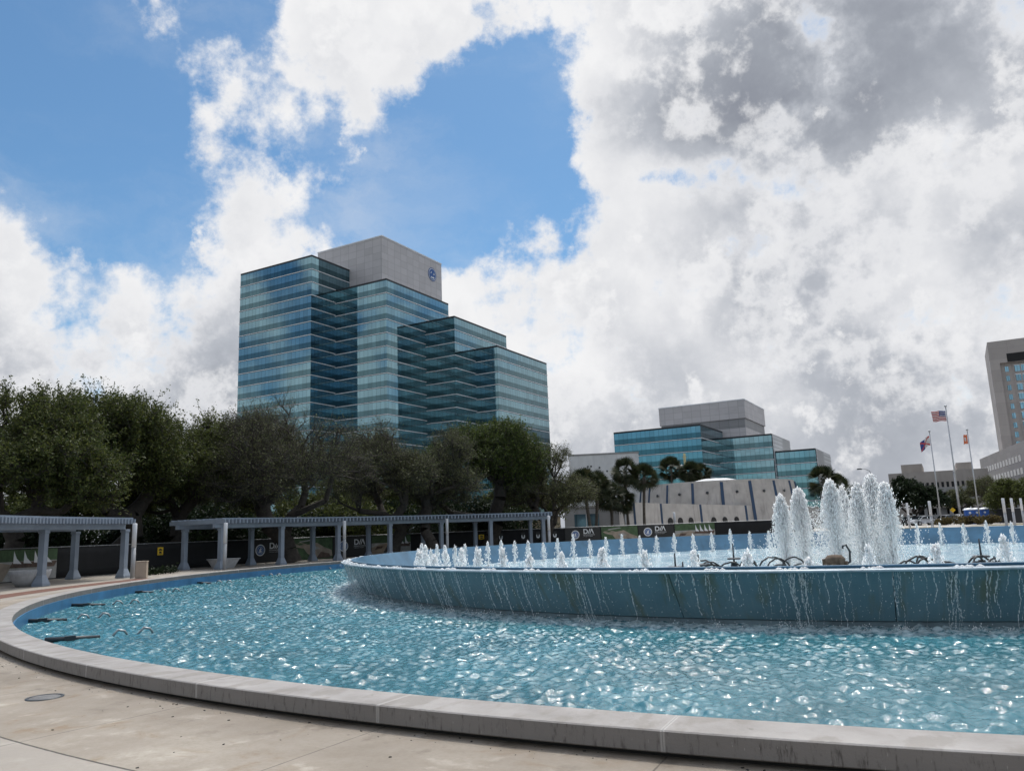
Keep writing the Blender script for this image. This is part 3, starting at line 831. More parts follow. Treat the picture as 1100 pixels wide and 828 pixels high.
def float_light(px, py, i, lab):
    p = gnd(px, py, Z_WATER)
    a = math.atan2(p.y - FC[1], p.x - FC[0])
    o = thing('pool_fixture', lab, 'pool fixture', p, a, 'fixtures lying in the outer pool')
    b = MB(); b.tube([(-.55, 0, .02), (.45, 0, .06)], [.04, .055], 8); b.bx(-.1, .1, -.07, .07, .0, .10); b.build('pipe', M['fixture'], o)
    for s in (-.95, -1.45):
        MB().tube([(s - .15, 0, -.03), (s - .06, .02, .10), (s + .06, .02, .13), (s + .13, 0, .05), (s + .2, 0, -.03)], [.02, .025, .028, .025, .02], 7).build('nozzle_bracket', M['galv'], o)
for i, (px, py, lab) in enumerate(((75, 688, 'dark pool fixture nearest the camera, at the left end of the pool'), (46, 668, 'dark pipe fixture in the water at the far left tip of the pool'),
        (93, 651, 'pool fixture in front of the left pergola posts'), (150, 637, 'pool fixture in the gap between the two pergolas'),
        (215, 627, 'pool fixture in front of the white tapered planter'), (275, 619, 'pool fixture in front of the first seal banner'),
        (335, 612, 'farthest pool fixture, close to the raised basin'))):
    float_light(px, py, i, lab)

p = gnd(48, 749)
o = thing('manhole_cover', 'small round grey metal cover set in the concrete at lower left', 'manhole cover', (p.x, p.y, 0))
MB().lathe([(0, .008), (.15, .008), (.162, .004)], 28).build('lid', M['galv_dark'], o)
MB().lathe([(.163, .002), (.163, .010), (.19, .010), (.194, .002)], 28).build('frame', M['fixture'], o)
# dead leaves and grit along the kerb
mb = MB(); rr = random.Random(21)
for k in range(200):
    a = R(rr.uniform(-140, -112)); r = R_OUT + abs(rr.gauss(0, .16)) - .03 if rr.random() < .8 else rr.uniform(29.5, 31)
    s = rr.choice([.003, .004, .005, .006, .010]); q = rr.random() * 6.28
    mb.box((FC[0] + r * math.cos(a), FC[1] + r * math.sin(a), s * .25 + .002), (s * 2.2, s, s * .5), q)
tag(mb.build('leaf_litter', M['dark']), 'dark grit and dead leaves lying along the foot of the near kerb', 'litter', kind='stuff')

# ------------------------------------------------------------------ pergolas
def pol(r, a, z=0.0):
    return Vector((FC[0] + r * math.cos(R(a)), FC[1] + r * math.sin(R(a)), z))

R_FRONT, R_BACK, R_FENCE = 34.7, 37.7, 39.3
def pergola(a0, a1, posts, lab, nraf):
    """a0 > a1: bearings of its two ends; posts: bearings of the post pairs"""
    am = (a0 + a1) / 2; base = pol(36.2, am)
    o = thing('pergola', lab, 'pergola', base)
    for r in (R_FRONT, R_BACK):
        MB().arc([(r - .11, 2.42), (r + .11, 2.42), (r + .11, 2.66), (r - .11, 2.66)], a1, a0, 1.0).build('long_beam', M['pergola'], o, world=True)
        for a in posts:
            mb = MB(); c = pol(r, a); q = R(a)
            mb.box((c.x, c.y, .06), (.52, .52, .12), q)
            mb.box((c.x, c.y, .29), (.50, .50, .34), q, taper=.57)
            mb.box((c.x, c.y, 1.36), (.275, .275, 1.82), q)
            mb.box((c.x, c.y, 2.345), (.33, .33, .14), q)
            mb.build('post', M['pergola'], o, world=True, bevel=.012)
    for k in range(nraf):
        a = a1 + (a0 - a1) * (k + .5) / nraf
        mb = MB()
        A, B = pol(R_FRONT - .75, a, 2.785), pol(R_BACK + .75, a, 2.785)
        mb.bar(A, B, .09, .235)
        mb.build('rafter', M['pergola'], o, world=True)
    for i in range(9):
        r = R_FRONT - .55 + i * (R_BACK - R_FRONT + 1.1) / 8
        MB().arc([(r - .035, 2.905), (r + .035, 2.905), (r + .035, 2.985), (r - .035, 2.985)], a1 + .1, a0 - .1, 1.0).build('purlin', M['pergola'], o, world=True)
    return o
def bear(px, py, r): return circ_angle(px, py, r)
aL = bear(146, 560, R_FRONT - .7); aM0, aM1 = bear(190, 562, R_BACK), bear(591, 552, R_FRONT)
fp = [bear(x, 600, R_FRONT) for x in (237, 302, 363, 419, 474.5, 528, 585)]
pergola(aL + 30, aL, [bear(133, 600, R_FRONT), bear(133, 600, R_FRONT) + 9.2, bear(133, 600, R_FRONT) + 18.4], 'blue grey curved pergola cut off by the left edge of the photo, nearest the camera', 78)
pergola(aM0, aM1, fp, 'long blue grey curved pergola behind the pool, below the bare oak trees', 96)

# ------------------------------------------------------------------ tubular light posts
def light_post(p, h, lab, i):
    o = thing('light_post', lab, 'light post', p, 0, 'round tubular light posts round the fountain')
    MB().tube([(0, 0, 0), (0, 0, h * .56)], [.105, .105], 14).build('pole', M['post'], o)
    MB().lathe([(0, h * .56 + .003), (.112, h * .56 + .003), (.112, h - .02), (.09, h), (0, h)], 14).build('lamp_tube', M['lamp'], o)
PH = 2.68
for i, (px, ptop, lab) in enumerate(((145, 562, 'light post at the right end of the left pergola'), (242.5, 562, 'light post in front of the white tapered planter'),
        (370, 560, 'light post beside the third post of the long pergola, above the basin edge'), (480, 557, 'light post half way along the right half of the long pergola'),
        (589, 553, 'light post at the right end of the long pergola'))):
    a = bear(px, ptop, 33.75); light_post(pol(33.75, a), PH, lab, i)
for i, (px, ptop, d, lab) in enumerate(((671.5, 552, 97, 'light post before the left corner of the low concrete building'), (724, 550, 76, 'light post before the three dark arches of the concrete building'),
        (974, 540, 97, 'light post just right of the tall plumes, before the dark round tree'), (998, 538, 76, 'stout light post in front of the silver car'),
        (1077, 535, 76, 'nearest of the three light posts at the right edge'), (1086, 535, 86, 'middle one of the three light posts at the right edge'),
        (1096, 535, 100, 'rightmost light post, at the right edge of the photo'))):
    p = atd(px, ptop, d); light_post((p.x, p.y, -.02), p.z + .02, lab, i)

# ------------------------------------------------------------------ screened fence with its banners
FA1, FA0 = bear(874, 565, R_FENCE), 200.0
FTOP = 1.66
fence = thing('screen_fence', 'long curved temporary fence covered in black screen behind the pergolas', 'fence', (FC[0], FC[1], 0))
mb = MB(); n = 120; vs = []; fs = []
for i in range(n + 1):
    a = FA1 + (FA0 - FA1) * i / n
    for j, z in enumerate((.05, .45, .85, 1.25, 1.62)):
        p = pol(R_FENCE + .035 * math.sin(i * 1.7 + j) * (1 if 0 < j < 4 else .2), a, z); vs.append(p)
for i in range(n):
    for j in range(4): fs.append((i * 5 + j, i * 5 + 5 + j, i * 5 + 6 + j, i * 5 + 1 + j))
mb.add(vs, fs, 0, True); so = mb.build('black_screen', M['screen'], fence, world=True)
sm = so.modifiers.new('thickness', 'SOLIDIFY'); sm.thickness = .006
for z in (FTOP, .86):
    MB().tube([pol(R_FENCE + (.06 if z < 1 else 0), FA1 + (FA0 - FA1) * i / 90, z) for i in range(91)], .024, 7).build('rail', M['galv'], fence, world=True)
for k in range(46):
    a = FA1 + (FA0 - FA1) * (k + .5) / 46
    MB().tube([pol(R_FENCE + .09, a, 0), pol(R_FENCE + .09, a, FTOP + .03)], .028, 7).build('fence_post', M['galv'], fence, world=True)

OFF = [0]
class Banner:
    """flat printed sheet hung on the pool side of the fence: u metres along it (left to right), v metres up"""
    def __init__(s, name, x0, x1, py, lab, cat, mat_, z0=.08, z1=1.6):
        s.a0, s.a1 = bear(x0, py, R_FENCE - .05), bear(x1, py, R_FENCE - .05)
        s.w = abs(s.a0 - s.a1) * math.pi / 180 * (R_FENCE - .05); s.z0, s.z1 = z0, z1; s.h = z1 - z0
        s.o = thing(name, lab, cat, pol(R_FENCE - .05, (s.a0 + s.a1) / 2, z0), 0, 'banners on the black fence')
        n = max(2, int(s.w / .6)); mb = MB()
        prof = [(R_FENCE - .060, z0), (R_FENCE - .052, z0), (R_FENCE - .052, z1), (R_FENCE - .060, z1)]
        mb.arc(prof, s.a1, s.a0, abs(s.a0 - s.a1) / n); mb.build('sheet', mat_, s.o, world=True)
    def P(s, u, v, lift):
        return pol(R_FENCE - .064 - lift, s.a0 - math.degrees(u / (R_FENCE - .05)), s.z0 + v)
    def poly(s, pts, name, m, lift=0.0):
        bm = bmesh.new(); bm.faces.new([bm.verts.new((u, v, 0)) for u, v in pts])
        u = min(p[0] for p in pts) + .35
        while u < max(p[0] for p in pts):                            # cut into strips so that it follows the curve of the fence
            bmesh.ops.bisect_plane(bm, geom=bm.verts[:] + bm.edges[:] + bm.faces[:], plane_co=(u, 0, 0), plane_no=(1, 0, 0)); u += .35
        bm.verts.ensure_lookup_table(); bm.verts.index_update()
        mb = MB(); mb.add([s.P(q.co.x, q.co.y, lift) for q in bm.verts], [tuple(x.index for x in f.verts) for f in bm.faces]); bm.free()
        o = mb.build(name, m, s.o, world=True); o.modifiers.new('thickness', 'SOLIDIFY').thickness = .001
        return o
    def disc(s, u, v, r, name, m, lift=0.0, r_in=0.0, n=28):
        mb = MB(); vs, fs = [], []
        for i in range(n):
            q = 2 * math.pi * i / n
            vs += [s.P(u + r * math.cos(q), v + r * math.sin(q), lift), s.P(u + r_in * math.cos(q), v + r_in * math.sin(q), lift)]
        for i in range(n):
            j = (i + 1) % n; fs.append((2 * i, 2 * j, 2 * j + 1, 2 * i + 1))
        return mb.add(vs, fs).build(name, m, s.o, world=True)
    def text(s, body, u, v, size, name, m, shear=0.0, lift=0.0, sx=1.0, bold=.0):
        cu = bpy.data.curves.new('lettering', 'FONT'); cu.body = body; cu.size = size; cu.shear = shear; cu.offset = bold; cu.extrude = .0
        t = bpy.data.objects.new('lettering', cu); COL.objects.link(t)
        dg = bpy.context.evaluated_depsgraph_get(); dg.update()
        me = bpy.data.meshes.new_from_object(t.evaluated_get(dg)); bpy.data.objects.remove(t); bpy.data.curves.remove(cu)
        bm = bmesh.new(); bm.from_mesh(me); bpy.data.meshes.remove(me)
        mb = MB(); mb.add([s.P(u + q.co.x * sx, v + q.co.y, lift) for q in bm.verts], [tuple(x.index for x in f.verts) for f in bm.faces]); bm.free()
        return mb.build(name, m, s.o, world=True)
    def seal(s, u, v, r):
        s.disc(u, v, r, 'seal_ring', M['white'], .002, r * .80); s.disc(u, v, r * .78, 'seal_disc', M['seal_blue'], .003)
        s.disc(u, v, r * .60, 'seal_band', M['white'], .005, r * .54)
        s.poly([(u - r * .38, v - r * .30), (u - r * .05, v - r * .42), (u + r * .34, v - r * .28), (u + r * .12, v - r * .02), (u + r * .3, v + r * .22), (u + r * .05, v + r * .42),
                (u - r * .08, v + r * .14), (u - r * .36, v + r * .16), (u - r * .16, v - r * .06)], 'seal_emblem', M['white'], .006)
    def dia(s, u, v, h):
        s.text('D', u, v, h * 1.38, 'letter', M['white'], 0, .003, 1.05, .012)
        for k in (0, 1):                                            # two leaning strokes, then the open A
            x = u + h * (1.02 + .36 * k); s.poly([(x, v), (x + .17 * h, v), (x + .62 * h, v + h), (x + .45 * h, v + h)], 'letter', M['white'], .003)
        x = u + h * 1.76; s.poly([(x + .22 * h, v + h), (x + .06 * h, v + h * .8), (x + .40 * h, v), (x + .58 * h, v)], 'letter', M['white'], .003)
        s.text('DOWNTOWN', u, v - h * .36, h * .30, 'small_letters', M['white'], 0, .003, 1.25)
        s.text('INVESTMENT AUTHORITY', u, v - h * .62, h * .17, 'small_letters', M['white'], 0, .003, 1.05)

def boats(b, n_sails=4, x0=.5):
    w, h = b.w, b.h
    b.poly([(0, h * .62), (w, h * .62), (w, h), (0, h)], 'green_field', M['photo_green'], .001)
    b.poly([(0, .05), (w * .45, .02), (w * .62, h * .45), (w * .38, h * .60), (w * .18, h * .52), (0, h * .40)], 'pale_hull', M['photo_tan'], .002)
    b.poly([(w * .42, .03), (w, .03), (w, h * .5), (w * .5, h * .48)], 'quay', M['photo_grey'], .0025)
    b.poly([(w * .48, h * .42), (w * .97, h * .40), (w, h * .58), (w * .52, h * .62)], 'crowd', M['photo_brown'], .004)
    b.poly([(w * .08, h * .28), (w * .25, h * .34), (w * .3, h * .46), (w * .14, h * .46)], 'dark_patch', M['photo_brown'], .004)
    for k in range(n_sails):
        u = w * (.52 + .45 * k / n_sails)
        b.poly([(u, h * .56), (u + w * .09, h * .54), (u + w * .035, h * .72), (u + w * .002, h * .96)], 'white_sail', M['white'], .006)
def aerial(b):
    w, h = b.w, b.h
    b.poly([(w * .04, h * .72), (w * .22, h * .82), (w * .40, h * .70), (w * .62, h * .78), (w * .80, h * .55), (w * .98, h * .40), (w, h * .12), (w * .55, .05), (w * .38, h * .30), (w * .30, h * .52), (w * .12, h * .60)], 'pale_site', M['photo_tan'], .002)
    b.poly([(w * .60, .06), (w * .72, h * .34), (w * .92, h * .24), (w * .96, .08)], 'dark_roof', M['photo_brown'], .004)
    b.poly([(w * .10, h * .74), (w * .22, h * .79), (w * .30, h * .72), (w * .2, h * .68)], 'dark_court', M['photo_green'], .004)
    b.poly([(w * .45, h * .55), (w * .58, h * .62), (w * .70, h * .5), (w * .52, h * .42)], 'pale_roof', M['photo_grey'], .004)
    b.poly([(w * .18, h * .86), (w * .5, h * .95), (w * .55, h * .90), (w * .2, h * .82)], 'pale_path', M['photo_grey'], .004)

b = Banner('photo_banner', -40, 61, 600, 'printed picture of white sails and pale hulls on the fence, at the far left', 'banner', M['photo_grey']); boats(b)
b = Banner('photo_banner', 313, 357, 585, 'printed green aerial picture between the two seals nearest the long pergola', 'banner', M['photo_green']); aerial(b)
b = Banner('photo_banner', 399, 441, 582, 'printed picture of boats and sails directly left of the yellow sign under the long pergola', 'banner', M['photo_grey']); boats(b)
b = Banner('photo_banner', 646, 685, 571, 'printed green aerial picture above the far basin wall, between two seal banners', 'banner', M['photo_green']); aerial(b)
b = Banner('photo_banner', 725, 768, 570, 'printed picture of white sails at the right end of the banners', 'banner', M['photo_grey']); boats(b)
for (x0, x1, py, us, ud, lab) in (
        (268, 312, 590, 279.5, 289, 'black banner with round seal and white letters, leftmost of its kind'),
        (358, 398, 585, 369, 380, 'black banner with round seal and white letters, above the left end of the basin'),
        (607, 645, 574, 618, 626.5, 'black banner with seal and white letters just right of the long pergola'),
        (686, 724, 572, 696, 703.5, 'black banner with seal and white letters below the museum arches')):
    b = Banner('letter_banner', x0, x1, py, lab, 'banner', M['black'])
    f = lambda x: math.radians(b.a0 - bear(x, py, R_FENCE - .05)) * (R_FENCE - .05)
    b.seal(f(us), b.h * (.55 if x0 < 500 else .62), .40 if x0 < 500 else .38)
    b.dia(f(ud), b.h * (.60 if x0 < 500 else .66), .42)
def yellow_sign(px, py, w, h, lab):
    b = Banner('warning_sign', px - 1, px + 1, py, lab, 'sign', M['yellow'], .95, .96 + h)
    b.poly([(b.w / 2 - w / 2, 0), (b.w / 2 + w / 2, 0), (b.w / 2 + w / 2, h), (b.w / 2 - w / 2, h)], 'plate', M['yellow'], .008)
    b.poly([(b.w / 2 - w * .36, h * .58), (b.w / 2 + w * .36, h * .58), (b.w / 2 + w * .30, h * .72), (b.w / 2, h * .86), (b.w / 2 - w * .30, h * .72)], 'mark', M['black'], .012)
    b.poly([(b.w / 2 - w * .25, h * .22), (b.w / 2 + w * .25, h * .22), (b.w / 2 + w * .2, h * .48), (b.w / 2 - w * .2, h * .48)], 'mark', M['black'], .012)
    for q in (.10, .15): b.poly([(b.w / 2 - w * .4, h * q), (b.w / 2 + w * .4, h * q), (b.w / 2 + w * .4, h * (q + .025)), (b.w / 2 - w * .4, h * (q + .025))], 'mark', M['black'], .012)
yellow_sign(172, 592, .42, .46, 'square yellow warning sign on the black fence in the gap between the pergolas')
yellow_sign(517, 575, .50, .40, 'yellow warning sign on the black fence under the long pergola')
for i, x in enumerate((538, 562, 578, 596)):
    b = Banner('crescent_mark', x - 2, x + 2, 576, '%s of four small white crescents printed along the black fence right of the yellow sign' % ORD[i], 'banner', M['black'], .75, 1.4)
    c = b.w / 2
    b.poly([(c - .16, .42), (c - .16, .2), (c, .10), (c + .15, .18), (c + .16, .42), (c + .08, .42), (c + .06, .26), (c - .02, .22), (c - .08, .28), (c - .09, .42)], 'mark', M['white'], .003)

# ------------------------------------------------------------------ planters, box, low plants
def bowl(px, py, d, wtop, h, lab, square=True, m='planter'):
    p = atd(px, py, d); o = thing('planter', lab, 'planter', (p.x, p.y, 0), math.atan2(p.y - FC[1], p.x - FC[0]))
    if square:
        b = MB(); b.box((0, 0, h * .46), (wtop * .62, wtop * .62, h * .92), taper=1.52); b.build('bowl', M[m], o, bevel=.015)
        MB().bx(-wtop * .5, wtop * .5, -wtop * .5, wtop * .5, h * .925, h).build('rim', M[m], o, bevel=.01)
    else:
        MB().lathe([(0, .0), (wtop * .30, .0), (wtop * .40, h * .3), (wtop * .48, h * .75), (wtop * .5, h), (wtop * .45, h), (wtop * .42, h * .85), (0, h * .8)], 32).build('bowl', M[m], o)
    return o
bowl(240, 605, 52.5, 1.42, .58, 'white tapered square planter behind the front post at the left of the long pergola')
bowl(318, 601, 63, 1.05, .52, 'small grey tapered planter below the green aerial picture')
bowl(368, 597, 66, 1.6, .75, 'pale tapered planter under the long pergola beside a blue tarpaulin')
bowl(32, 622, 41.5, 1.65, .70, 'large round white bowl planter before the sail picture at far left', False)
p = atd(383, 597, 66)
o = thing('tarpaulin', 'crumpled blue tarpaulin beside the pale planter under the long pergola', 'tarpaulin', (p.x, p.y, 0))
b = MB(); b.lathe([(0, .0), (.62, 0), (.55, .35), (.38, .7), (.2, .95), (0, 1.0)], 9); b.v = [(x * (1 + .25 * math.sin(7 * y + 3 * z)), y * (1 + .2 * math.sin(5 * x)), z) for x, y, z in b.v]; b.build('folded_sheet', M['tarp'], o)
p = atd(152.5, 606, 43.3)
o = thing('utility_box', 'tan metal utility box beside the light post between the two pergolas', 'utility box', (p.x, p.y, 0), .25)
MB().bx(-.25, .25, -.22, .22, 0, .78).build('cabinet', M['tan_box'], o, bevel=.01); MB().bx(-.27, .27, -.24, .24, .783, .83).build('lid', M['tan_box'], o, bevel=.01)
MB().bx(-.20, .20, -.235, -.223, .08, .72).build('door', M['tan_box'], o)

def leaf_cloud(C, N, size, r_, asp=.45):
    """N leaf quads scattered about the points C (array), as vertices and quads"""
    C = np.asarray(C); n = len(C)
    d = r_.normal(size=(n, 3)); d /= np.linalg.norm(d, axis=1)[:, None]
    e = np.cross(d, r_.normal(size=(n, 3))); e /= np.linalg.norm(e, axis=1)[:, None]
    s = (size * r_.uniform(.6, 1.3, n))[:, None]
    V = np.stack([C - d * s, C + e * s * asp, C + d * s, C - e * s * asp], 1)
    return V.reshape(-1, 3), np.arange(4 * n).reshape(-1, 4)

p = gnd(162, 617.5)
o = thing('low_plants', 'strip of low dark plants along the kerb beside the tan utility box', 'plants', p)
r_ = np.random.default_rng(5); q = r_.uniform(0, 1, 900)
A = math.atan2(p.y - FC[1], p.x - FC[0]) + math.pi / 2
C = np.stack([(q - .5) * 3.6 * math.cos(A) + r_.normal(0, .16, 900), (q - .5) * 3.6 * math.sin(A) + r_.normal(0, .16, 900), np.abs(r_.normal(0, .16, 900)) + .05], 1)
V, Q = leaf_cloud(C, 900, .09, r_)
link(bpy.data.objects.new('foliage', quads_mesh('foliage', V, Q, M['leaf_deep'])), o)

# ------------------------------------------------------------------ trees
def frames(d):
    up = np.where(np.abs(d[:, 2:3]) < .9, np.array([[0, 0, 1.]]), np.array([[0, 1., 0]]))
    a = np.cross(d, up); a /= np.linalg.norm(a, axis=1)[:, None]; return a, np.cross(a, d)

def sticks(P0, P1, r0, r1, n):
    """tapered n-sided sticks between the points of P0 and P1"""
    P0, P1 = np.asarray(P0), np.asarray(P1); d = P1 - P0; L = np.linalg.norm(d, axis=1); d = d / np.maximum(L, 1e-6)[:, None]
    a, b = frames(d); k = np.arange(n) * 2 * np.pi / n
    off = a[:, None, :] * np.cos(k)[None, :, None] + b[:, None, :] * np.sin(k)[None, :, None]
    V = np.concatenate([P0[:, None] + off * np.asarray(r0)[:, None, None], P1[:, None] + off * np.asarray(r1)[:, None, None]], 1)
    base = (np.arange(len(P0)) * 2 * n)[:, None, None]; i = np.arange(n); j = (i + 1) % n
    q = np.stack([i, j, j + n, i + n], 1)[None]
    return V.reshape(-1, 3), (q + base).reshape(-1, 4)

def oak(name, loc, W, D, H, seed, leafm, n_att=420, twigs=5, leaves=9, leaf=.10, fork=.2, lab='', lobes=17, lean=(0, 0), flat=.5, group=None):
    r_ = np.random.default_rng(seed); o = thing(name, lab, 'tree', loc, 0, group)
    zf = H * fork
    # lobes of the crown, an uneven dome
    LC, LR = [], []
    for k in range(lobes):
        q = r_.uniform(0, 2 * np.pi); rr_ = r_.uniform(.15, .74) ** .7
        z = H * (.34 + .50 * (1 - rr_ ** 2.2) * r_.uniform(.35, 1.08))
        LC.append((W / 2 * rr_ * math.cos(q), D / 2 * rr_ * math.sin(q), z)); LR.append(r_.uniform(.16, .27) * W * .70)
    LC, LR = np.array(LC), np.array(LR)
    pts = []
    while len(pts) < n_att:
        k = r_.integers(lobes); v = r_.normal(size=3); v /= np.linalg.norm(v); p = LC[k] + v * LR[k] * np.array([1, 1, flat + .25]) * r_.uniform(.25, 1) ** .5
        if p[2] > H * .2 and p[2] < H * 1.02: pts.append(p)
    pts = np.array(pts)
    nodes = [np.zeros(3), np.array([lean[0] * .4, lean[1] * .4, zf * .55]), np.array([lean[0], lean[1], zf])]; par = [-1, 0, 1]; plen = [0, zf * .5, zf]
    order = np.argsort(np.linalg.norm(pts - nodes[2], axis=1) + r_.uniform(0, H * .12, len(pts)))
    ends = []
    NA = np.zeros((n_att * 4 + 10, 3)); NA[:3] = nodes; PL = np.zeros(len(NA)); PL[:3] = plen; cnt = 3; PAR = list(par)
    for i in order:
        p = pts[i]; dd = np.linalg.norm(NA[2:cnt] - p, axis=1); cost = dd + .32 * PL[2:cnt] + 2.2 * np.maximum(0, NA[2:cnt, 2] - p[2] - .3)
        j = int(np.argmin(cost)) + 2; L = dd[j - 2]; nseg = 1 if L < .9 else (2 if L < 2.2 else 3); prev = j; a = NA[j]
        for s in range(1, nseg + 1):
            t = s / nseg; q = a + (p - a) * t
            if s < nseg: q = q + r_.normal(0, .09 * L, 3) + np.array([0, 0, -.06 * L * math.sin(math.pi * t)])
            NA[cnt] = q; PL[cnt] = PL[prev] + np.linalg.norm(q - NA[prev]); PAR.append(prev); prev = cnt; cnt += 1
        ends.append(prev)
    N = NA[:cnt]; par = np.array(PAR)
    w = np.zeros(cnt); w[ends] += 1
    for i in range(cnt - 1, 0, -1): w[par[i]] += w[i]
    R0 = .027 * (H / 10); rad = R0 * np.maximum(w, .6) ** .43
    idx = np.arange(1, cnt); r0 = np.minimum(rad[par[idx]], rad[idx] * 1.35); r0[0] *= 1.45
    big = rad[idx] > R0 * 2.2
    V1, Q1 = sticks(N[par[idx]][big], N[idx][big], r0[big], rad[idx][big], 8)
    V2, Q2 = sticks(N[par[idx]][~big], N[idx][~big], r0[~big], rad[idx][~big], 4)
    E_ = N[ends]; outd = E_ - np.array([0, 0, H * .35]); outd /= np.linalg.norm(outd, axis=1)[:, None]
    T0 = np.repeat(E_, twigs, 0); dv = np.repeat(outd, twigs, 0) * .55 + r_.normal(0, .62, (len(T0), 3)) + np.array([0, 0, .12]); dv /= np.linalg.norm(dv, axis=1)[:, None]
    TL = r_.uniform(.45, 1.15, len(T0)) * (H / 10); T1 = T0 + dv * TL[:, None]
    V3, Q3 = sticks(T0, T1, np.full(len(T0), .014), np.full(len(T0), .006), 3)
    # side twiglets
    S0 = T0 + (T1 - T0) * r_.uniform(.3, .8, len(T0))[:, None]; sv = dv + r_.normal(0, .7, dv.shape); sv /= np.linalg.norm(sv, axis=1)[:, None]
    S1 = S0 + sv * (TL * .6)[:, None]; V4, Q4 = sticks(S0, S1, np.full(len(T0), .009), np.full(len(T0), .004), 3)
    VV, QQ, b = [], [], 0
    for V, Q in ((V1, Q1), (V2, Q2), (V3, Q3), (V4, Q4)):
        VV.append(V); QQ.append(Q + b); b += len(V)
    link(bpy.data.objects.new('trunk', quads_mesh('trunk', np.concatenate(VV), np.concatenate(QQ), M['bark'], True)), o)
    # leaves along the twigs
    A = np.concatenate([T0, S0]); B = np.concatenate([T1, S1]); A = np.repeat(A, leaves, 0); B = np.repeat(B, leaves, 0)
    C = A + (B - A) * r_.uniform(.1, 1.15, len(A))[:, None] + r_.normal(0, .10, A.shape)
    V, Q = leaf_cloud(C, len(C), leaf, r_)
    link(bpy.data.objects.new('crown', quads_mesh('crown', V, Q, M[leafm])), o)
    return o

def bush(name, loc, W, D, H, seed, leafm, n=2600, leaf=.10, lab='', cat='bush', group=None):
    r_ = np.random.default_rng(seed); o = thing(name, lab, cat, loc, 0, group)
    L = [(r_.uniform(-.34, .34) * W, r_.uniform(-.34, .34) * D, H * r_.uniform(.25, .66)) for k in range(9)]
    c = np.array(L)[r_.integers(0, 9, n)]; v = r_.normal(size=(n, 3)); v /= np.linalg.norm(v, axis=1)[:, None]
    C = c + v * np.array([W * .24, D * .24, H * .33]) * (r_.uniform(.2, 1, n) ** .4)[:, None]; C[:, 2] = np.abs(C[:, 2])
    V, Q = leaf_cloud(C, n, leaf, r_); link(bpy.data.objects.new('foliage', quads_mesh('foliage', V, Q, M[leafm])), o)
    k = 30; v = r_.normal(size=(k, 3)) * [.3, .3, 0] + [0, 0, 1]; S_ = v * H * .6
    V, Q = sticks(np.zeros((k, 3)), S_, np.full(k, .025), np.full(k, .01), 4); link(bpy.data.objects.new('stems', quads_mesh('stems', V, Q, M['bark'])), o)
    return o

GT = 'oaks standing behind the fence'
def put(px, d): p = atd(px, 590, d); return (p.x, p.y, 0)
oak('live_oak', put(8, 50), 12, 10, 10.6, 101, 'leaf_dark', 620, 6, 13, .085, .2, 'dark green dense oak cut off by the left edge of the photo', lean=(.4, 0), group=GT)
oak('live_oak', put(112, 56), 13, 10, 12.6, 102, 'leaf_dark', 760, 6, 13, .09, .17, 'tallest dark green oak at left, with an open view between its limbs beneath', lean=(1.6, .4), group=GT)
oak('live_oak', put(208, 58), 10.5, 9, 11.0, 103, 'leaf_mixed', 600, 6, 11, .085, .18, 'olive green oak directly left of the wide bare oak', lean=(-1.2, 0), group=GT)
oak('live_oak', put(312, 57), 13.5, 10, 12.6, 104, 'leaf_brown', 760, 8, 4, .055, .13, 'wide nearly bare grey brown oak below the left end of the tall glass tower', lean=(-.4, 0), group=GT)
oak('live_oak', put(420, 62), 10.5, 9, 11.2, 105, 'leaf_brown', 560, 8, 4, .06, .18, 'bare brown oak below the middle of the tall glass tower', lean=(.9, 0), group=GT)
oak('live_oak', put(525, 68), 13, 10, 12.0, 106, 'leaf_green', 720, 7, 9, .085, .18, 'rounded oak with bright green top below the right end of the tall glass tower', lean=(.8, 0), group=GT)
oak('live_oak', put(468, 61), 9.5, 8, 10.2, 107, 'leaf_brown', 500, 8, 5, .06, .18, 'smaller brown oak in front of the green topped oak', lean=(-.8, 0), group=GT)
oak('live_oak', put(585, 70), 9, 8, 9.6, 108, 'leaf_brown', 520, 8, 7, .07, .2, 'brown oak at the right end of the oak row, beside the palms', lean=(.6, 0), group=GT)
# a second row farther back fills the gloom between the trunks
for i, (px, d, W, H, m, lab) in enumerate(((60, 78, 11, 9.0, 'leaf_dark', 'dark oak seen between the two leftmost oaks, farther back'), (160, 82, 10, 8.0, 'leaf_dark', 'dark oak farther back behind the gap between the pergolas'),
        (255, 80, 11, 9.5, 'leaf_dark', 'dark oak farther back, left of the wide bare oak'), (370, 84, 11, 9.0, 'leaf_mixed', 'oak farther back between the wide bare oak and the brown oak'),
        (450, 86, 11, 9.0, 'leaf_dark', 'dark oak farther back behind the brown oaks'), (560, 88, 10, 9.0, 'leaf_mixed', 'oak farther back behind the right end of the oak row'))):
    oak('live_oak', put(px, d), W, 9, H, 120 + i, m, 380, 6, 8, .13, .2, lab, group=GT)
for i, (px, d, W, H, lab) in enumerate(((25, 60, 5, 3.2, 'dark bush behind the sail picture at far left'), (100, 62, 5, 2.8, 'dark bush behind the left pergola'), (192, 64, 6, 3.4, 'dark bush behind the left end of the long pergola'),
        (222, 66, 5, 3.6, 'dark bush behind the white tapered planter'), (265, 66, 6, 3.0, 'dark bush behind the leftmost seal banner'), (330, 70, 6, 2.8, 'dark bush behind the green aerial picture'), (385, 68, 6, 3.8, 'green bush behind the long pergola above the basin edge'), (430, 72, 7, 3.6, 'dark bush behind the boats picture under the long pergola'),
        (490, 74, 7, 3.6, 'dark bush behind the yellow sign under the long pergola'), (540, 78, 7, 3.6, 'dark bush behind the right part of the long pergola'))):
    bush('shrub', put(px, d), W * 1.55, 4, H * 1.45, 140 + i, 'leaf_mixed' if px == 385 else 'leaf_deep', 9000, .15, lab, group='shrubs behind the fence')

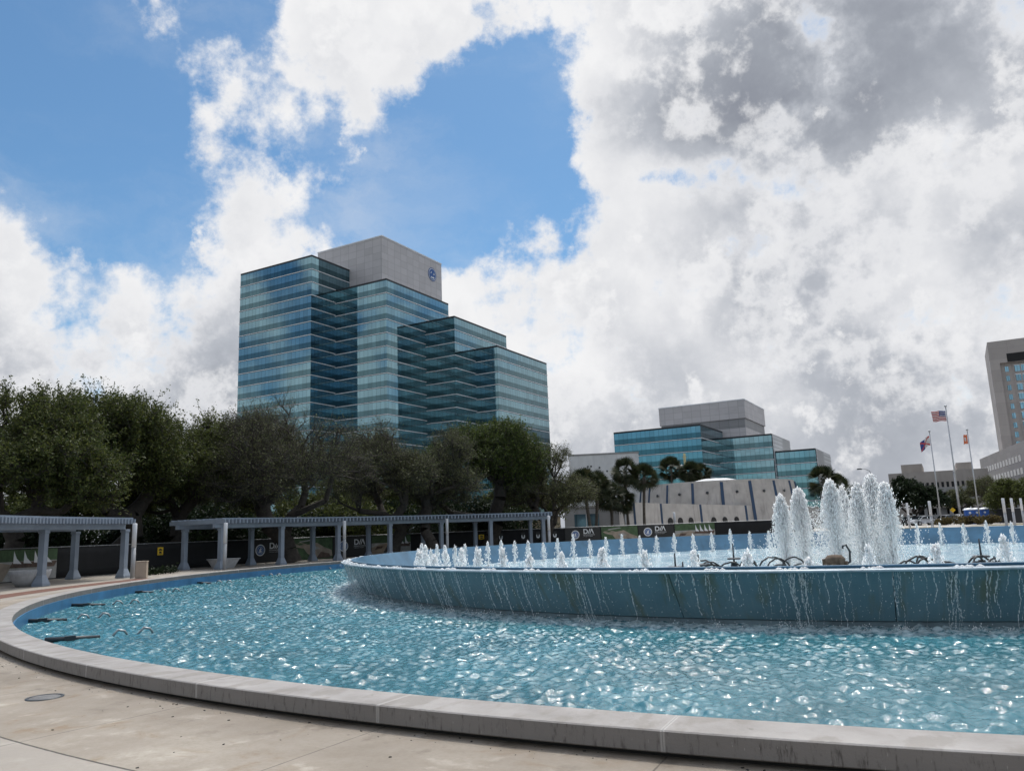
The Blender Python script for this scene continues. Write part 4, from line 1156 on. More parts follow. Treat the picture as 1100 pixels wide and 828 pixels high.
def palm(px, py, d, rr_, seed, lab, src=None):
    p = atd(px, py, d); h = p.z
    o = thing('palm_tree', lab, 'palm', (p.x, p.y, 0), 0, 'cabbage palms')
    r_ = np.random.default_rng(seed)
    pts = [(.25 * math.sin(seed + 2.5 * t), .2 * math.cos(seed + 2 * t), h * t) for t in np.linspace(0, 1, 9)]
    pts = [(x - pts[-1][0], y - pts[-1][1], z) for x, y, z in pts]
    MB().tube(pts, [.24, .2, .19, .18, .18, .18, .18, .19, .22], 9).build('trunk', M['palmbark'], o)
    V, Q, b = [], [], 0
    for k in range(52):
        q = r_.uniform(0, 2 * np.pi); e = r_.uniform(-1.0, 1.45); L = rr_ * r_.uniform(.85, 1.1)
        d0 = np.array([math.cos(q) * math.cos(e), math.sin(q) * math.cos(e), math.sin(e)])
        # stalk then a fan of drooping blades
        S0 = np.array([0, 0, h]); S1 = S0 + d0 * L * .5 + np.array([0, 0, -.04 * L])
        v, f = sticks([S0], [S1], [.025], [.015], 4); V.append(v); Q.append(f + b); b += len(v)
        side = np.cross(d0, [0, 0, 1.]); side /= max(1e-3, np.linalg.norm(side)); upv = np.cross(side, d0); ro = r_.uniform(-1.1, 1.1); side, upv = side * math.cos(ro) + upv * math.sin(ro), upv * math.cos(ro) - side * math.sin(ro)
        for a in np.linspace(-1.25, 1.25, 13):
            dd = d0 * math.cos(a) + side * math.sin(a) + upv * .12 * math.cos(a)
            m_ = S1 + dd * L * .34; t_ = S1 + dd * L * .60 + np.array([0, 0, -.10 * L])
            wv = np.cross(dd, upv); wv = wv / max(1e-3, np.linalg.norm(wv)) * .055 * rr_ / 1.6
            v = np.array([S1 - wv * .3, S1 + wv * .3, m_ + wv, m_ - wv, t_ + wv * .15, t_ - wv * .15])
            V.append(v); Q.append(np.array([[0, 1, 2, 3], [3, 2, 4, 5]]) + b); b += 6
    link(bpy.data.objects.new('crown', quads_mesh('crown', np.concatenate(V), np.concatenate(Q), M['palm'])), o)
    return o
for i, (px, py, d, r, lab) in enumerate(((672, 507, 98, 2.0, 'tall palm left of the low concrete building, before the white blank wall'), (692, 512, 102, 1.9, 'palm directly right of the tall palm before the white blank wall'),
        (641, 522, 92, 2.0, 'dark palm right of the oak row, before the low white building'), (655, 532, 95, 1.9, 'lower dark palm between the dark palm and the concrete building'), (668, 536, 97, 1.8, 'lowest palm touching the left corner of the concrete building'),
        (628, 519, 86, 1.9, 'palm half hidden by the right end of the oak row'),
        (721, 504, 172, 3.0, 'palm rising behind the concrete building left of the pale pole'), (741, 507, 172, 2.7, 'palm behind the concrete building just right of the pale pole'), (753, 508, 174, 2.5, 'rightmost palm rising behind the concrete building'),
        (884, 516, 150, 3.0, 'palm right of the concrete building beside the tall plumes'), (899, 522, 155, 2.6, 'palm partly hidden by the tall plumes'))):
    palm(px, py, d, r, 60 + i, lab)
def tree_px(x0, x1, ytop, d, seed, m, lab, n=420, leaves=10, leaf=.14, twigs=6, name='tree'):
    xm = (x0 + x1) / 2; W = (x1 - x0) / F_PX * d * 1.02; top = atd(xm, ytop, d).z; p = atd(xm, 560, d)
    return oak(name, (p.x, p.y, 0), W, W * .9, top * 1.02, seed, m, n, twigs, leaves, leaf, .18, lab, group='trees at the right')
tree_px(957, 1010, 512, 142, 201, 'leaf_deep', 'dark round evergreen tree between the tall plumes and the flagpoles', 420, 12, .17)
tree_px(898, 935, 520, 158, 205, 'leaf_deep', 'dark tree right of the palms, seen through the tall plumes', 300, 10, .18)
tree_px(1047, 1088, 508, 150, 202, 'leaf_brown', 'bare twiggy tree behind the blue portable toilets', 300, 3, .10, 8)
tree_px(1072, 1125, 510, 135, 203, 'leaf_mixed', 'olive green tree cut off by the right edge of the photo', 340, 8, .13)
tree_px(1022, 1050, 522, 170, 204, 'leaf_brown', 'small thin tree between the flagpoles before the parking deck', 200, 5, .14)
# ornamental hedge before the flagpoles
for k, (x0, x1, d) in enumerate(((1003, 1030, 131), (1028, 1056, 128), (1052, 1072, 126))):
    p = atd((x0 + x1) / 2, 560, d)
    bush('hedge_clump', (p.x, p.y, -.02), (x1 - x0) / F_PX * d, 2.4, 1.5, 160 + k, 'hedge', 1500, .14, ['brown grassy hedge clump at the foot of the left flagpole', 'brown grassy hedge clump before the blue portable toilets', 'brown grassy hedge clump right of the portable toilets'][k], 'hedge', 'hedge clumps')

# ------------------------------------------------------------------ glass towers
GA = R(-29.2)                                                      # the street grid both towers follow
AX, BX = Vector((math.cos(GA), math.sin(GA))), Vector((-math.sin(GA), math.cos(GA)))
def at_h(px, py, h):
    v = ray(px, py); t = h / v.z; return Vector((v.x * t, v.y * t))
def along(P, dv, px, py):
    """how far along dv from P until the sight line through the pixel is met"""
    v = ray(px, py); return (P.y * v.x - P.x * v.y) / (dv.x * v.y - dv.y * v.x)
def height_at(P, px, py):
    v = ray(px, py); return P.length / math.hypot(v.x, v.y) * v.z
def z8(x, y): return 240 + x / 3.056, 240 + y / 3.056
def z6(x, y): return 640 + x / 3.93, 410 + y / 3.93

def glass_block(o, name, x0, x1, y0, y1, top, fh, floors, ledge=True, sides=None, lab=None):
    """one stepped block in the tower's own axes (x along A, y along B); returns its core"""
    c = MB().bx(x0 + .25, x1 - .25, y0 + .25, y1 - .25, 0, top - .3).build(name, M['blockcore'], o)
    if lab: c['label'] = lab
    def shell(e, za, zb, nm, m, th=.2):
        mb = MB(); mb.bx(x0 - e, x1 + e, y0 - e, y0 - e + th, za, zb); mb.bx(x0 - e, x1 + e, y1 + e - th, y1 + e, za, zb)
        mb.bx(x0 - e, x0 - e + th, y0 - e + th, y1 + e - th, za, zb); mb.bx(x1 + e - th, x1 + e, y0 - e + th, y1 + e - th, za, zb)
        mb.build(nm, m, c)
    shell(.03, top - .55, top, 'roof_edge', M['blockcore'])
    z = top - .55
    for k in range(floors):
        if z < 6: break
        shell(.0, z - fh * .50, z - .002, 'window_band', M['vision']); z -= fh * .50
        shell(.0, z - fh * .40, z - .002, 'spandrel_band', M['spandrel']); z -= fh * .40
        shell(.14, z - fh * .10 + .08, z - .08, 'floor_ledge', M['ledge']); z -= fh * .10
    MB().bx(x0 + .3, x1 - .3, y0 + .3, y1 - .3, top - .28, top - .2).build('roof_deck', M['roofdeck'], c)
    for k in range(int((x1 - x0) / 4)):                             # small roof-edge anchors
        pass
    return c

K = 1.35
H1 = 60 * K
C1 = at_h(*z8(290, 103), H1); base = C1
L1 = -along(C1, AX, *z8(57, 165)); B1 = along(C1, BX, *z8(440, 165))
V1 = C1 + BX * along(C1, BX, *z8(367, 262)); C2 = V1 + AX * along(V1, AX, *z8(535, 300)); H2 = height_at(C2, *z8(535, 180))
B2 = along(C2, BX, *z8(738, 263))
V2 = C2 + BX * along(C2, BX, *z8(665, 487)); C3 = V2 + AX * along(V2, AX, *z8(760, 400)); H3 = height_at(C3, *z8(760, 303)); B3 = along(C3, BX, *z8(928, 372))
V3 = C3 + BX * along(C3, BX, *z8(828, 490)); C4 = V3 + AX * along(V3, AX, *z8(900, 450)); H4 = height_at(C4, *z8(900, 400)); B4 = along(C4, BX, *z8(1060, 448))
tower = thing('glass_tower', 'tall stepped office tower of blue green glass with white roof block and round emblem', 'building', (base.x, base.y, 0), GA)
def loc(P): q = P - base; return q.dot(AX), q.dot(BX)
for P, L, B, H, lab in ((C1, L1, B1 + 14, H1, None), (C2, 14, B2, H2, None), (C3, 14, B3, H3, None), (C4, 14, B4, H4, None)):
    x, y = loc(P); z0 = H + EYE
    glass_block(tower, 'tower_block', x - (L if P is C1 else loc(P)[0] - loc({id(C2): V1, id(C3): V2, id(C4): V3}[id(P)])[0] + 9), x, y, y + B, z0, 3.93, 24)
print('tower', [round(v, 1) for v in (L1, B1, B2, B3, B4, H1, H2, H3, H4)], C1, C2, C3, C4)
# white roof block with emblem
HP = 66 * K
PC = at_h(*z8(520, 42), HP); x, y = loc(PC); LP = -along(PC, AX, *z8(310, 100)); BP = along(PC, BX, *z8(715, 130))
zt = height_at(PC, *z8(520, 42)) + EYE
pent = MB().bx(x - LP, x, y, y + BP, min(H2, H1) + EYE - .6, zt).build('roof_block', M['cladding'], tower)
MB().bx(x - LP - .1, x + .1, y - .1, y + BP + .1, zt + .003, zt + .35).build('parapet_cap', M['ledge'], pent)
ex = x + .06; ep = PC + BX * along(PC, BX, *z8(685, 168)); ez = height_at(ep, *z8(685, 168)) + EYE; ey = loc(ep)[1]
def emb(pts, name, m, lift):
    mb = MB(); n = len(pts); vs = [(ex + lift, ey + u, ez + v) for u, v in pts] + [(ex + lift - .05, ey + u, ez + v) for u, v in pts]
    mb.add(vs, [tuple(range(n))] + [(i, (i + 1) % n, n + (i + 1) % n, n + i) for i in range(n)]); return mb.build(name, m, pent)
def circ(r, n=40): return [(r * math.cos(i * 2 * math.pi / n), r * math.sin(i * 2 * math.pi / n)) for i in range(n)]
er = 18 / 3.056 / F_PX * ep.length * 1.3
emb(circ(er), 'emblem_edge', M['seal_blue'], .05); emb(circ(er * .88), 'emblem_ring', M['white'], .09); emb(circ(er * .80), 'emblem_disc', M['seal_blue'], .13)
emb([(-.30 * er, -.60 * er), (.32 * er, -.60 * er), (.44 * er, -.40 * er), (.16 * er, -.34 * er), (.0, -.50 * er), (-.14 * er, -.34 * er), (-.42 * er, -.40 * er)], 'emblem_wave', M['white'], .17)
emb([(-.50 * er, .04 * er), (-.34 * er, .36 * er), (-.22 * er, .40 * er), (-.32 * er, .10 * er)], 'emblem_leaf', M['white'], .17)
emb([(.22 * er, -.06 * er), (.46 * er, -.02 * er), (.40 * er, .22 * er), (.30 * er, .28 * er)], 'emblem_leaf', M['white'], .17)

# the second, lower glass building
H1b = 30.0
c1 = at_h(*z6(440, 178), H1b); base = c1
l1 = -along(c1, AX, *z6(75, 212)); v1 = c1 + BX * along(c1, BX, *z6(516, 235)); c2 = v1 + AX * along(v1, AX, *z6(740, 218)); h2 = height_at(c2, *z6(740, 218)); b2 = along(c2, BX, *z6(815, 250))
v2 = c2 + BX * along(c2, BX, *z6(752, 292)); c3 = v2 + AX * along(v2, AX, *z6(925, 280)); h3 = height_at(c3, *z6(925, 280)); b3 = along(c3, BX, *z6(985, 300))
low = thing('glass_office', 'lower stepped building of blue green glass with a grey roof block, behind the concrete building', 'building', (base.x, base.y, 0), GA)
for P, L, B, H in ((c1, l1, 30, H1b), (c2, loc(c2)[0] - loc(v1)[0] + 8, b2, h2), (c3, loc(c3)[0] - loc(v2)[0] + 8, b3, h3)):
    x, y = loc(P); blk = glass_block(low, 'office_block', x - L, x, y, y + B, H + EYE, 3.95, 9)
    if P is not c1:
        MB().bx(x + .16, x + .30, y + .3, y + B, 3, H + EYE - .2).build('striped_side', M['striped'], blk)
print('office', l1, b2, b3, h2, h3)
HPB = 40.0; pc = at_h(*z6(625, 75), HPB); x, y = loc(pc); lp = -along(pc, AX, *z6(265, 115)); bp = along(pc, BX, *z6(710, 120)); z1 = HPB + EYE; zb = height_at(pc, *z6(625, 152)) + EYE
rb = MB().bx(x - lp, x, y, y + bp, zb, z1).build('roof_block', M['cladding'], low)
MB().bx(x - lp - .1, x + .1, y - .1, y + bp + .1, z1 + .003, z1 + .3).build('parapet_cap', M['ledge'], rb)
MB().bx(x - lp + .4, x - .4, y + .4, y + bp - .4, zb - 3.2, zb - .003).build('plant_storey', M['greyband'], low)
MB().bx(x - lp + .2, x - .2, y + .2, y + bp - .2, H1b - 6, zb - 3.21).build('plinth_storey', M['cladding'], low)

# ------------------------------------------------------------------ tower at the right edge with its annex
C = at_h(1060.1, 367.8, 61.0); base = C
o = thing('concrete_tower', 'tall pale concrete tower with a recessed window field, cut off by the right edge', 'building', (C.x, C.y, 0), GA)
HT = 61 + EYE; W_ = 60.0; Dp = 30.0
core = MB().bx(3.0, W_, 1.6, Dp, 0, HT - 1).build('tower_core', M['tower_conc'], o)
MB().bx(0, 3.0, 0, Dp, 0, HT).build('end_pier', M['tower_conc'], o)
MB().bx(3.003, W_, 0, 1.597, HT - 8.2, HT).build('parapet_band', M['tower_conc'], o)
MB().bx(3.003, W_, 1.6, Dp, HT - .997, HT - .2).build('roof_deck', M['roofdeck'], o)
MB().bx(5.4, W_ - 1, -.06, .1, HT - 8.1, HT - 5.0).build('louvre_band', M['hole'], o)
for k in range(17):
    z = HT - 11.4 - k * 3.4
    if z < 3: break
    MB().bx(4.4, 5.5, 1.47, 1.597, z, z + 1.9).build('window', M['window_blue'], o)
    MB().bx(7.4, W_ - 2, 1.44, 1.597, z - .2, z + 2.0).build('window_strip', M['window_blue'], o)
    MB().bx(7.1, W_ - 1.6, 1.38, 1.597, z + 2.02, z + 2.3).build('window_strip_frame', M['ledge'], o)
for x in (6.8, 9.0, 11.2, 13.4, 15.6):
    MB().bx(x, x + .35, 1.2, 1.38, 0, HT - 8.3).build('fin', M['tower_conc'], o)
A0 = at_h(*(930 + 580 / 3.765, 350 + 488 / 3.765), 20.0); base2 = A0
o = thing('concrete_annex', 'lower pale concrete wing with rows of dark windows, below the tall concrete tower', 'building', (A0.x, A0.y, 0), R(67.6 - 90))
lb = along(A0, Vector((math.cos(R(67.6)), math.sin(R(67.6)))), 930 + 460 / 3.765, 350 + 540 / 3.765)
MB().bx(0, 40, -30, lb, 0, 20 + EYE).build('wall', M['tower_conc'], o)
for k in range(5):
    z = 20 + EYE - 3.6 - k * 3.8
    for j in range(14):
        y = lb - 4 - j * 5.2
        if y - 3 < -30: break
        MB().bx(-.04, .1, y - 3.4, y, z - 1.9, z).build('window', M['carglass'], o)

# ------------------------------------------------------------------ beige building, parking deck, guideway
def slab_building(name, cat, lab, px0, px1, pytop, d, depth, m, hbase=0.0):
    a = atd(px0, pytop, d); b_ = atd(px1, pytop, d); w = math.hypot(b_.x - a.x, b_.y - a.y); ang = math.atan2(b_.y - a.y, b_.x - a.x)
    top = (a.z + b_.z) / 2
    top = a.z
    o = thing(name, lab, cat, (a.x, a.y, 0), ang)
    return o, w, top
o, w, top = slab_building('beige_building', 'building', 'long beige building with a row of small dark windows, behind the flagpoles', 954, 1062, 509, 270, 30, 'beige')
MB().bx(0, w, 0, 30, 0, top).build('wall', M['beige'], o)
MB().bx(w * .14, w * .36, 2, 26, top + .003, top + 2.6).build('roof_block', M['beige'], o)
MB().bx(w * .70, w * .86, 2, 26, top + .003, top + 2.2).build('roof_block', M['beige'], o)
for k in range(14):
    x = w * .28 + k * w * .050
    MB().bx(x, x + w * .026, -.05, .2, top - 5.4, top - 3.3).build('window', M['hole'], o)
    MB().bx(x, x + w * .026, -.05, .2, top - 9.0, top - 7.2).build('window', M['window'], o)
o, w, top = slab_building('parking_deck', 'parking deck', 'open grey concrete parking deck behind the flagpoles and the portable toilets', 978, 1090, 524, 215, 26, 'grey_conc')
for k in range(4):
    z = top - .2 - k * 3.2
    if z < 1: break
    MB().bx(0, w, 0, 24, z - 1.15, z).build('deck_slab', M['grey_conc'], o)
for k in range(9):
    MB().bx(w * k / 8 - .35, w * k / 8 + .35, .4, 1.1, 0, top - 1.36).build('column', M['grey_conc'], o)
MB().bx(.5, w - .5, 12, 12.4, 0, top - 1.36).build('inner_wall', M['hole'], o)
o, w, top = slab_building('guideway', 'bridge', 'raised concrete roadway crossing in front of the parking deck', 1000, 1105, 538, 190, 4, 'grey_conc')
MB().bx(0, w * 1.3, 0, 5, top - 1.5, top).build('beam', M['beige'], o); MB().bx(0, w * 1.3, -.12, .08, top + .003, top + .8).build('parapet', M['grey_conc'], o)
for k in range(4): MB().bx(w * (.12 + .3 * k) - .6, w * (.12 + .3 * k) + .6, 1.5, 3.5, 0, top - 1.503).build('pier', M['grey_conc'], o)

# ------------------------------------------------------------------ low concrete building with navy stripes
dmid = 149.0; cc = atd(772, 560, dmid); RD = 79 / F_PX * dmid
zt, zb = atd(772, 515.5, dmid - RD).z, atd(772, 560, dmid - RD).z
museum = thing('concrete_building', 'low two tiered concrete building with slanting navy stripes and dark arches', 'building', (cc.x, cc.y, 0))
NS = 18; ph = math.atan2(-cc.y, -cc.x) + math.radians(4)
top_r, bot_r = RD * .965, RD * 1.05
drum = MB()
poly = [(bot_r * math.cos(ph + 2 * math.pi * i / NS), bot_r * math.sin(ph + 2 * math.pi * i / NS)) for i in range(NS)]
drum.prism(poly, 0, zt, 0, top_r / bot_r, (0, 0)); dr = drum.build('upper_tier', M['board_conc'], museum)
for i in range(NS):
    a = ph + 2 * math.pi * i / NS; mb = MB()
    p0 = Vector((math.cos(a), math.sin(a), 0)); 
    mb.bar(p0 * (bot_r + .02), p0 * (top_r + .02) + Vector((0, 0, zt - .3)), .50, .16); mb.build('navy_stripe', M['stripe'], dr)
    am = a + math.pi / NS; q = Vector((math.cos(am), math.sin(am), 0)); rm = top_r * math.cos(math.pi / NS) + .25
    f = MB(); f.lathe([(0, 0), (.24, 0), (.24, .1), (0, .1)], 12)
    mt = Matrix.Translation(q * (rm + .22) + Vector((0, 0, zt - 2.0))) @ q.to_track_quat('Z', 'Y').to_matrix().to_4x4()
    f.v = [tuple(mt @ Vector(v)) for v in f.v]; f.build('round_vent', M['fixture'], dr)
MB().lathe([(0, zt + 1.05), (RD * .16, zt + .95), (RD * .36, zt + .35), (RD * .42, zt + .004), (0, zt + .004)], 28).build('shallow_dome', M['white_wall'], museum)
# lower wall, battered, running from near left to far right
LW = [(664, 538.7, 104), (711, 540.5, 116), (751, 541.5, 124), (791, 542.3, 132), (826, 543.0, 140), (880, 544.0, 152)]
P_ = [atd(x, y, d) for x, y, d in LW]
lowt = MB()
n = len(P_); outw = Vector((-.25, -1, 0)).normalized()
vs = [tuple(p.xy) + (0.0,) for p in P_] + [((p - outw * .45).x, (p - outw * .45).y, p.z) for p in P_] + [((p - outw * 9).x, (p - outw * 9).y, p.z) for p in P_] + [((p - outw * 9).x, (p - outw * 9).y, 0) for p in P_]
vs = [(x - cc.x, y - cc.y, z) for x, y, z in vs]
fs = []
for i in range(n - 1):
    for t in range(3): fs.append((t * n + i, t * n + i + 1, (t + 1) * n + i + 1, (t + 1) * n + i))
fs += [(0, n, 2 * n, 3 * n), (n - 1, 4 * n - 1, 3 * n - 1, 2 * n - 1)]
lo_ = lowt.add(vs, fs).build('lower_tier', M['board_conc'], museum)
def lw_pt(px, t, off):
    """point on the battered lower wall: t = 0 at the ground, 1 at the top"""
    for i in range(n - 1):
        if LW[i][0] <= px <= LW[i + 1][0]:
            k = (px - LW[i][0]) / (LW[i + 1][0] - LW[i][0]); p = P_[i].lerp(P_[i + 1], k); q = Vector((p.x, p.y, 0)) + outw * off; s = p - outw * .45 + outw * off; return q.lerp(s, t) - Vector((cc.x, cc.y, 0)), (P_[i + 1] - P_[i]).normalized()
for x in (679.5, 709.5, 752.5, 801):
    a, _ = lw_pt(x, 0, .03); b, _ = lw_pt(x - 1.0, .99, .03); MB().bar(a, b, .46, .14).build('navy_stripe', M['stripe'], lo_)
for x in (718.5, 729, 740.5, 765, 777, 790):
    c0, tv = lw_pt(x, .42, .06); c1_, _ = lw_pt(x, .31, .06); upv = Vector((0, 0, 1)); r = .62
    pts = [c0 - tv * r - upv * 1.1, c0 + tv * r - upv * 1.1] + [c0 + tv * r * math.cos(q) + upv * r * math.sin(q) for q in [math.pi * i / 10 for i in range(11)]]
    mb = MB(); k = len(pts); nv = Vector((tv.y, -tv.x, 0)).normalized()
    if nv.y > 0: nv = -nv
    mb.add([p + nv * .06 for p in pts] + [p - nv * .05 for p in pts], [tuple(range(k))] + [(i, (i + 1) % k, k + (i + 1) % k, k + i) for i in range(k)]).build('arch_opening', M['hole'], lo_)

# ------------------------------------------------------------------ white blank building, low white building, kiosk
o, w, top = slab_building('blank_white_building', 'building', 'plain pale wall of a tall block behind the palms, left of the lower glass building', 611, 686, 490, 180, 20, 'white_wall')
MB().bx(0, w, 0, 24, 0, top).build('wall', M['white_wall'], o); MB().bx(-.1, w + .1, -.1, 24.1, top + .003, top + .35).build('parapet_cap', M['grey_conc'], o)
rr = random.Random(4)
for k in range(9): x = rr.uniform(2, w - 2); z = top - rr.uniform(2, 9); MB().bx(x, x + .35, -.05, .1, z, z + .35).build('vent', M['hole'], o)
o, w, top = slab_building('low_white_building', 'building', 'low white building with a wide dark window, seen below the palms', 606, 672, 546, 112, 10, 'white_wall')
MB().bx(0, w, 0, 10, 0, top).build('wall', M['grey_conc'], o)  # white wall drawn in grey, its shadow put into the colour
wn = MB().bx(w * .16, w * .56, -.06, .1, .9, top - .9).build('window', M['window'], o); MB().bx(w * .35, w * .36, -.10, -.062, .9, top - .9).build('mullion', M['white_wall'], wn)
MB().bx(-.15, w + .15, -.2, 10.2, top + .003, top + .25).build('roof_edge', M['grey_conc'], o)
o, w, top = slab_building('tan_shed', 'shed', 'tan flat roofed shed with small dark windows behind the right end of the long pergola', 553, 602, 556.5, 84, 4, 'kiosk')
MB().bx(0, w, 0, 4, 0, top).build('wall', M['kiosk'], o); MB().bx(-.1, w + .1, -.15, 4.1, top + .003, top + .12).build('roof', M['grey_conc'], o)
f = MB().bx(w * .18, w * .36, -.05, .08, top - 1.05, top - .30).build('window', M['white_wall'], o); MB().bx(w * .195, w * .345, -.08, -.052, top - .98, top - .37).build('pane', M['hole'], f)
f = MB().bx(w * .66, w * .82, -.05, .08, top - 1.05, top - .30).build('window', M['white_wall'], o); MB().bx(w * .675, w * .805, -.08, -.052, top - .98, top - .37).build('pane', M['hole'], f)
for k in range(1, 7): MB().bx(w * k / 7 - .02, w * k / 7 + .02, -.012, .0 - .003, .02, top - .02).build('seam', M['beige'], o)
o, w, top = slab_building('grey_warehouse', 'building', 'long low grey building glimpsed between the trunks of the left oaks', 120, 270, 543, 125, 10, 'grey_conc')
MB().bx(0, w, 0, 12, 0, top).build('wall', M['grey_conc'], o); MB().bx(w * .38, w * .52, -.05, .1, top - 4.6, top - 1.6).build('white_panel', M['white_wall'], o)
MB().bx(-.2, w + .2, -.3, 12.2, top + .003, top + .5).build('roof_edge', M['beige'], o)
o, w, top = slab_building('white_hall', 'building', 'low white building glimpsed through the limbs of the wide bare oak', 318, 420, 540, 120, 10, 'white_wall')
MB().bx(0, w, 0, 12, 0, top).build('wall', M['white_wall'], o); MB().bx(w * .2, w * .3, -.05, .1, 2, 4.5).build('window', M['hole'], o); MB().bx(-.2, w + .2, -.3, 12.2, top + .003, top + .4).build('roof_edge', M['grey_conc'], o)

# ------------------------------------------------------------------ poles, flags, street lamp
def flag_mesh(L, Hh, seed, droop):
    nx, nz = 26, 13; vs = []; fs = []
    for i in range(nx + 1):
        for j in range(nz + 1):
            u, v = i / nx, j / nz
            vs.append((-L * u * (1 - .16 * droop * u), .22 * L * .3 * math.sin(seed + 7 * u + 1.5 * v) * u ** .6, -Hh * (1 - v) - droop * L * .55 * u ** 1.3 + .03 * Hh * math.sin(9 * u + seed)))
    for i in range(nx):
        for j in range(nz): fs.append((i * (nz + 1) + j, (i + 1) * (nz + 1) + j, (i + 1) * (nz + 1) + j + 1, i * (nz + 1) + j + 1))
    return vs, fs, nx, nz
FR = math.atan2(CX.y, CX.x)
def flagpole(px, ptop, d, r, lab, flag=None):
    p = atd(px, ptop, d); o = thing('flagpole', lab, 'flagpole', (p.x, p.y, -.02), 0, 'flagpoles at the right')
    h = p.z + .02
    MB().tube([(0, 0, 0), (0, 0, h * .5), (0, 0, h)], [r, r * .85, r * .6], 10).build('pole', M['pole'], o)
    MB().lathe([(0, 0), (r * 2.4, 0), (r * 2.2, .25), (r * 1.1, .3), (0, .3)], 14).build('base_collar', M['pole'], o)
    MB().lathe([(0, h), (r * 1.4, h + .08), (r * 1.6, h + .22), (r * .8, h + .36), (0, h + .4)], 12).build('finial', M['pole'], o)
    if flag:
        L, Hh, droop, colour, cat_lab, rz = flag
        f = thing('flag', cat_lab, 'flag', (p.x - .14, p.y, h - .5), rz)
        vs, fs, nx, nz = flag_mesh(L, Hh, px, droop); mb = MB(); mi = []
        for i in range(nx):
            for j in range(nz): mi.append(colour(i / nx, j))
        mb.v = [tuple(v) for v in vs]; mb.f = fs; mb.mi = mi; mb.sm = [True] * len(fs)
        c = mb.build('cloth', [M['flag_red'], M['flag_white'], M['flag_blue'], M['flag_orange']], f)
        c.modifiers.new('thickness', 'SOLIDIFY').thickness = .02
        if colour is us:
            st = MB()
            for a in range(5):
                for b in range(4):
                    i, j = 1 + a * 2, 7 + b * 1.5; k = int(i) * (nz + 1) + int(j); x, y, z = vs[k]
                    st.box((x, y - .03, z), (.10, .02, .10), 0)
            st.build('stars', M['flag_white'], f)
def us(u, j): return 2 if (u < .42 and j >= 6) else (0 if j % 2 == 0 else 1)
def orange(u, j): return 1 if (.38 < u < .6 and 4 <= j <= 8) else 3
def florida(u, j): return 0 if abs(u - j / 12.) < .09 or abs(u - 1 + j / 12.) < .09 else (2 if u > .55 else 1)
flagpole(998.5, 464.5, 132, .10, 'left flagpole of the front three, with a small drooping flag', (2.0, 1.4, 1.0, florida, 'small drooping red white and blue flag on the left flagpole', .25))
flagpole(1015.8, 437.5, 131, .12, 'tallest flagpole, in the middle', (2.35, 1.5, .12, us, 'striped flag with blue starred corner on the tallest flagpole', .15))
flagpole(1039, 463, 129, .10, 'right flagpole of the front three, with a short orange red flag', (1.25, 1.3, .25, orange, 'short orange red flag with a pale patch on the right flagpole', .6))
flagpole(1024.3, 508, 165, .09, 'thin bare pole behind the tallest flagpole, without a flag')

p = atd(735, 487, 178)
o = thing('utility_pole', 'pale yellowish wooden pole with small lamps, rising behind the concrete building', 'pole', (p.x, p.y, 0))
MB().tube([(0, 0, 0), (0, 0, p.z)], [.34, .26], 10).build('pole', M['wood_pole'], o)
MB().bx(-1.1, 1.1, -.1, .1, p.z - 3.3, p.z - 3.05).build('crossarm', M['wood_pole'], o)
for s in (-.95, .9): MB().lathe([(0, 0), (.3, .05), (.36, .3), (.15, .5), (0, .52)], 10, (s, -.2, p.z - 3.0)).build('flood_lamp', M['lampglow'], o)
MB().bx(-.5, .5, -.12, .12, p.z - .9, p.z - .72).build('crossarm', M['wood_pole'], o)
p = atd(937, 509, 140); q = atd(924, 503.5, 140)
o = thing('street_lamp', 'street lamp with a curved arm reaching left above the tallest plume', 'street lamp', (p.x, p.y, 0))
v = Vector((q.x - p.x, q.y - p.y, q.z - p.z))
MB().tube([(0, 0, 0), (0, 0, p.z * .7), (0, 0, p.z - .4)], [.13, .10, .08], 9).build('pole', M['galv'], o)
MB().tube([(0, 0, p.z - .4), (v.x * .2, v.y * .2, p.z + v.z * .55), (v.x * .6, v.y * .6, p.z + v.z * .95), (v.x, v.y, p.z + v.z)], [.07, .06, .05, .05], 8).build('arm', M['galv'], o)
b = MB(); b.box((v.x * 1.08, v.y * 1.08, p.z + v.z - .02), (.85, .4, .2), math.atan2(v.y, v.x), taper=.7); b.build('lamp_head', M['fixture'], o)

# ------------------------------------------------------------------ portable toilets, cars, road sign
def toilet(px, d, rz, lab):
    p = atd(px, 557, d); o = thing('portable_toilet', lab, 'portable toilet', (p.x, p.y, -.02), rz, 'portable toilets')
    MB().bx(-.58, .58, -.58, .58, .0, 2.02).build('cabin', M['plastic_blue'], o, bevel=.03)
    MB().lathe([(.82, 2.023), (.80, 2.12), (.5, 2.28), (0, 2.34)], 4).build('roof', M['plastic_white'], o)
    d_ = MB().bx(-.42, .42, -.625, -.583, .1, 1.92).build('door', M['plastic_blue'], o, bevel=.01)
    MB().bx(.30, .36, -.66, -.628, .95, 1.12).build('handle', M['fixture'], d_)
    MB().lathe([(0, 0), (.16, 0), (.16, .01), (0, .01)], 14).build('sticker', M['plastic_white'], d_).matrix_local = Matrix.Translation((0, -.628, 1.62)) @ Matrix.Rotation(math.pi / 2, 4, 'X')
    for x in (-.35, .35): MB().bx(x - .12, x + .12, -.598, -.584, 1.94, 2.0).build('vent', M['fixture'], o)
    MB().tube([(.4, .45, 2.0), (.4, .45, 2.55)], .05, 8).build('vent_pipe', M['plastic_white'], o)
toilet(1042, 133, -.35, 'blue portable toilet, left one of the pair behind the brown hedge')
toilet(1049.5, 134, -.35, 'blue portable toilet, middle one behind the brown hedge')
toilet(1058, 135, -.35, 'blue portable toilet, right one next to the dark fence')

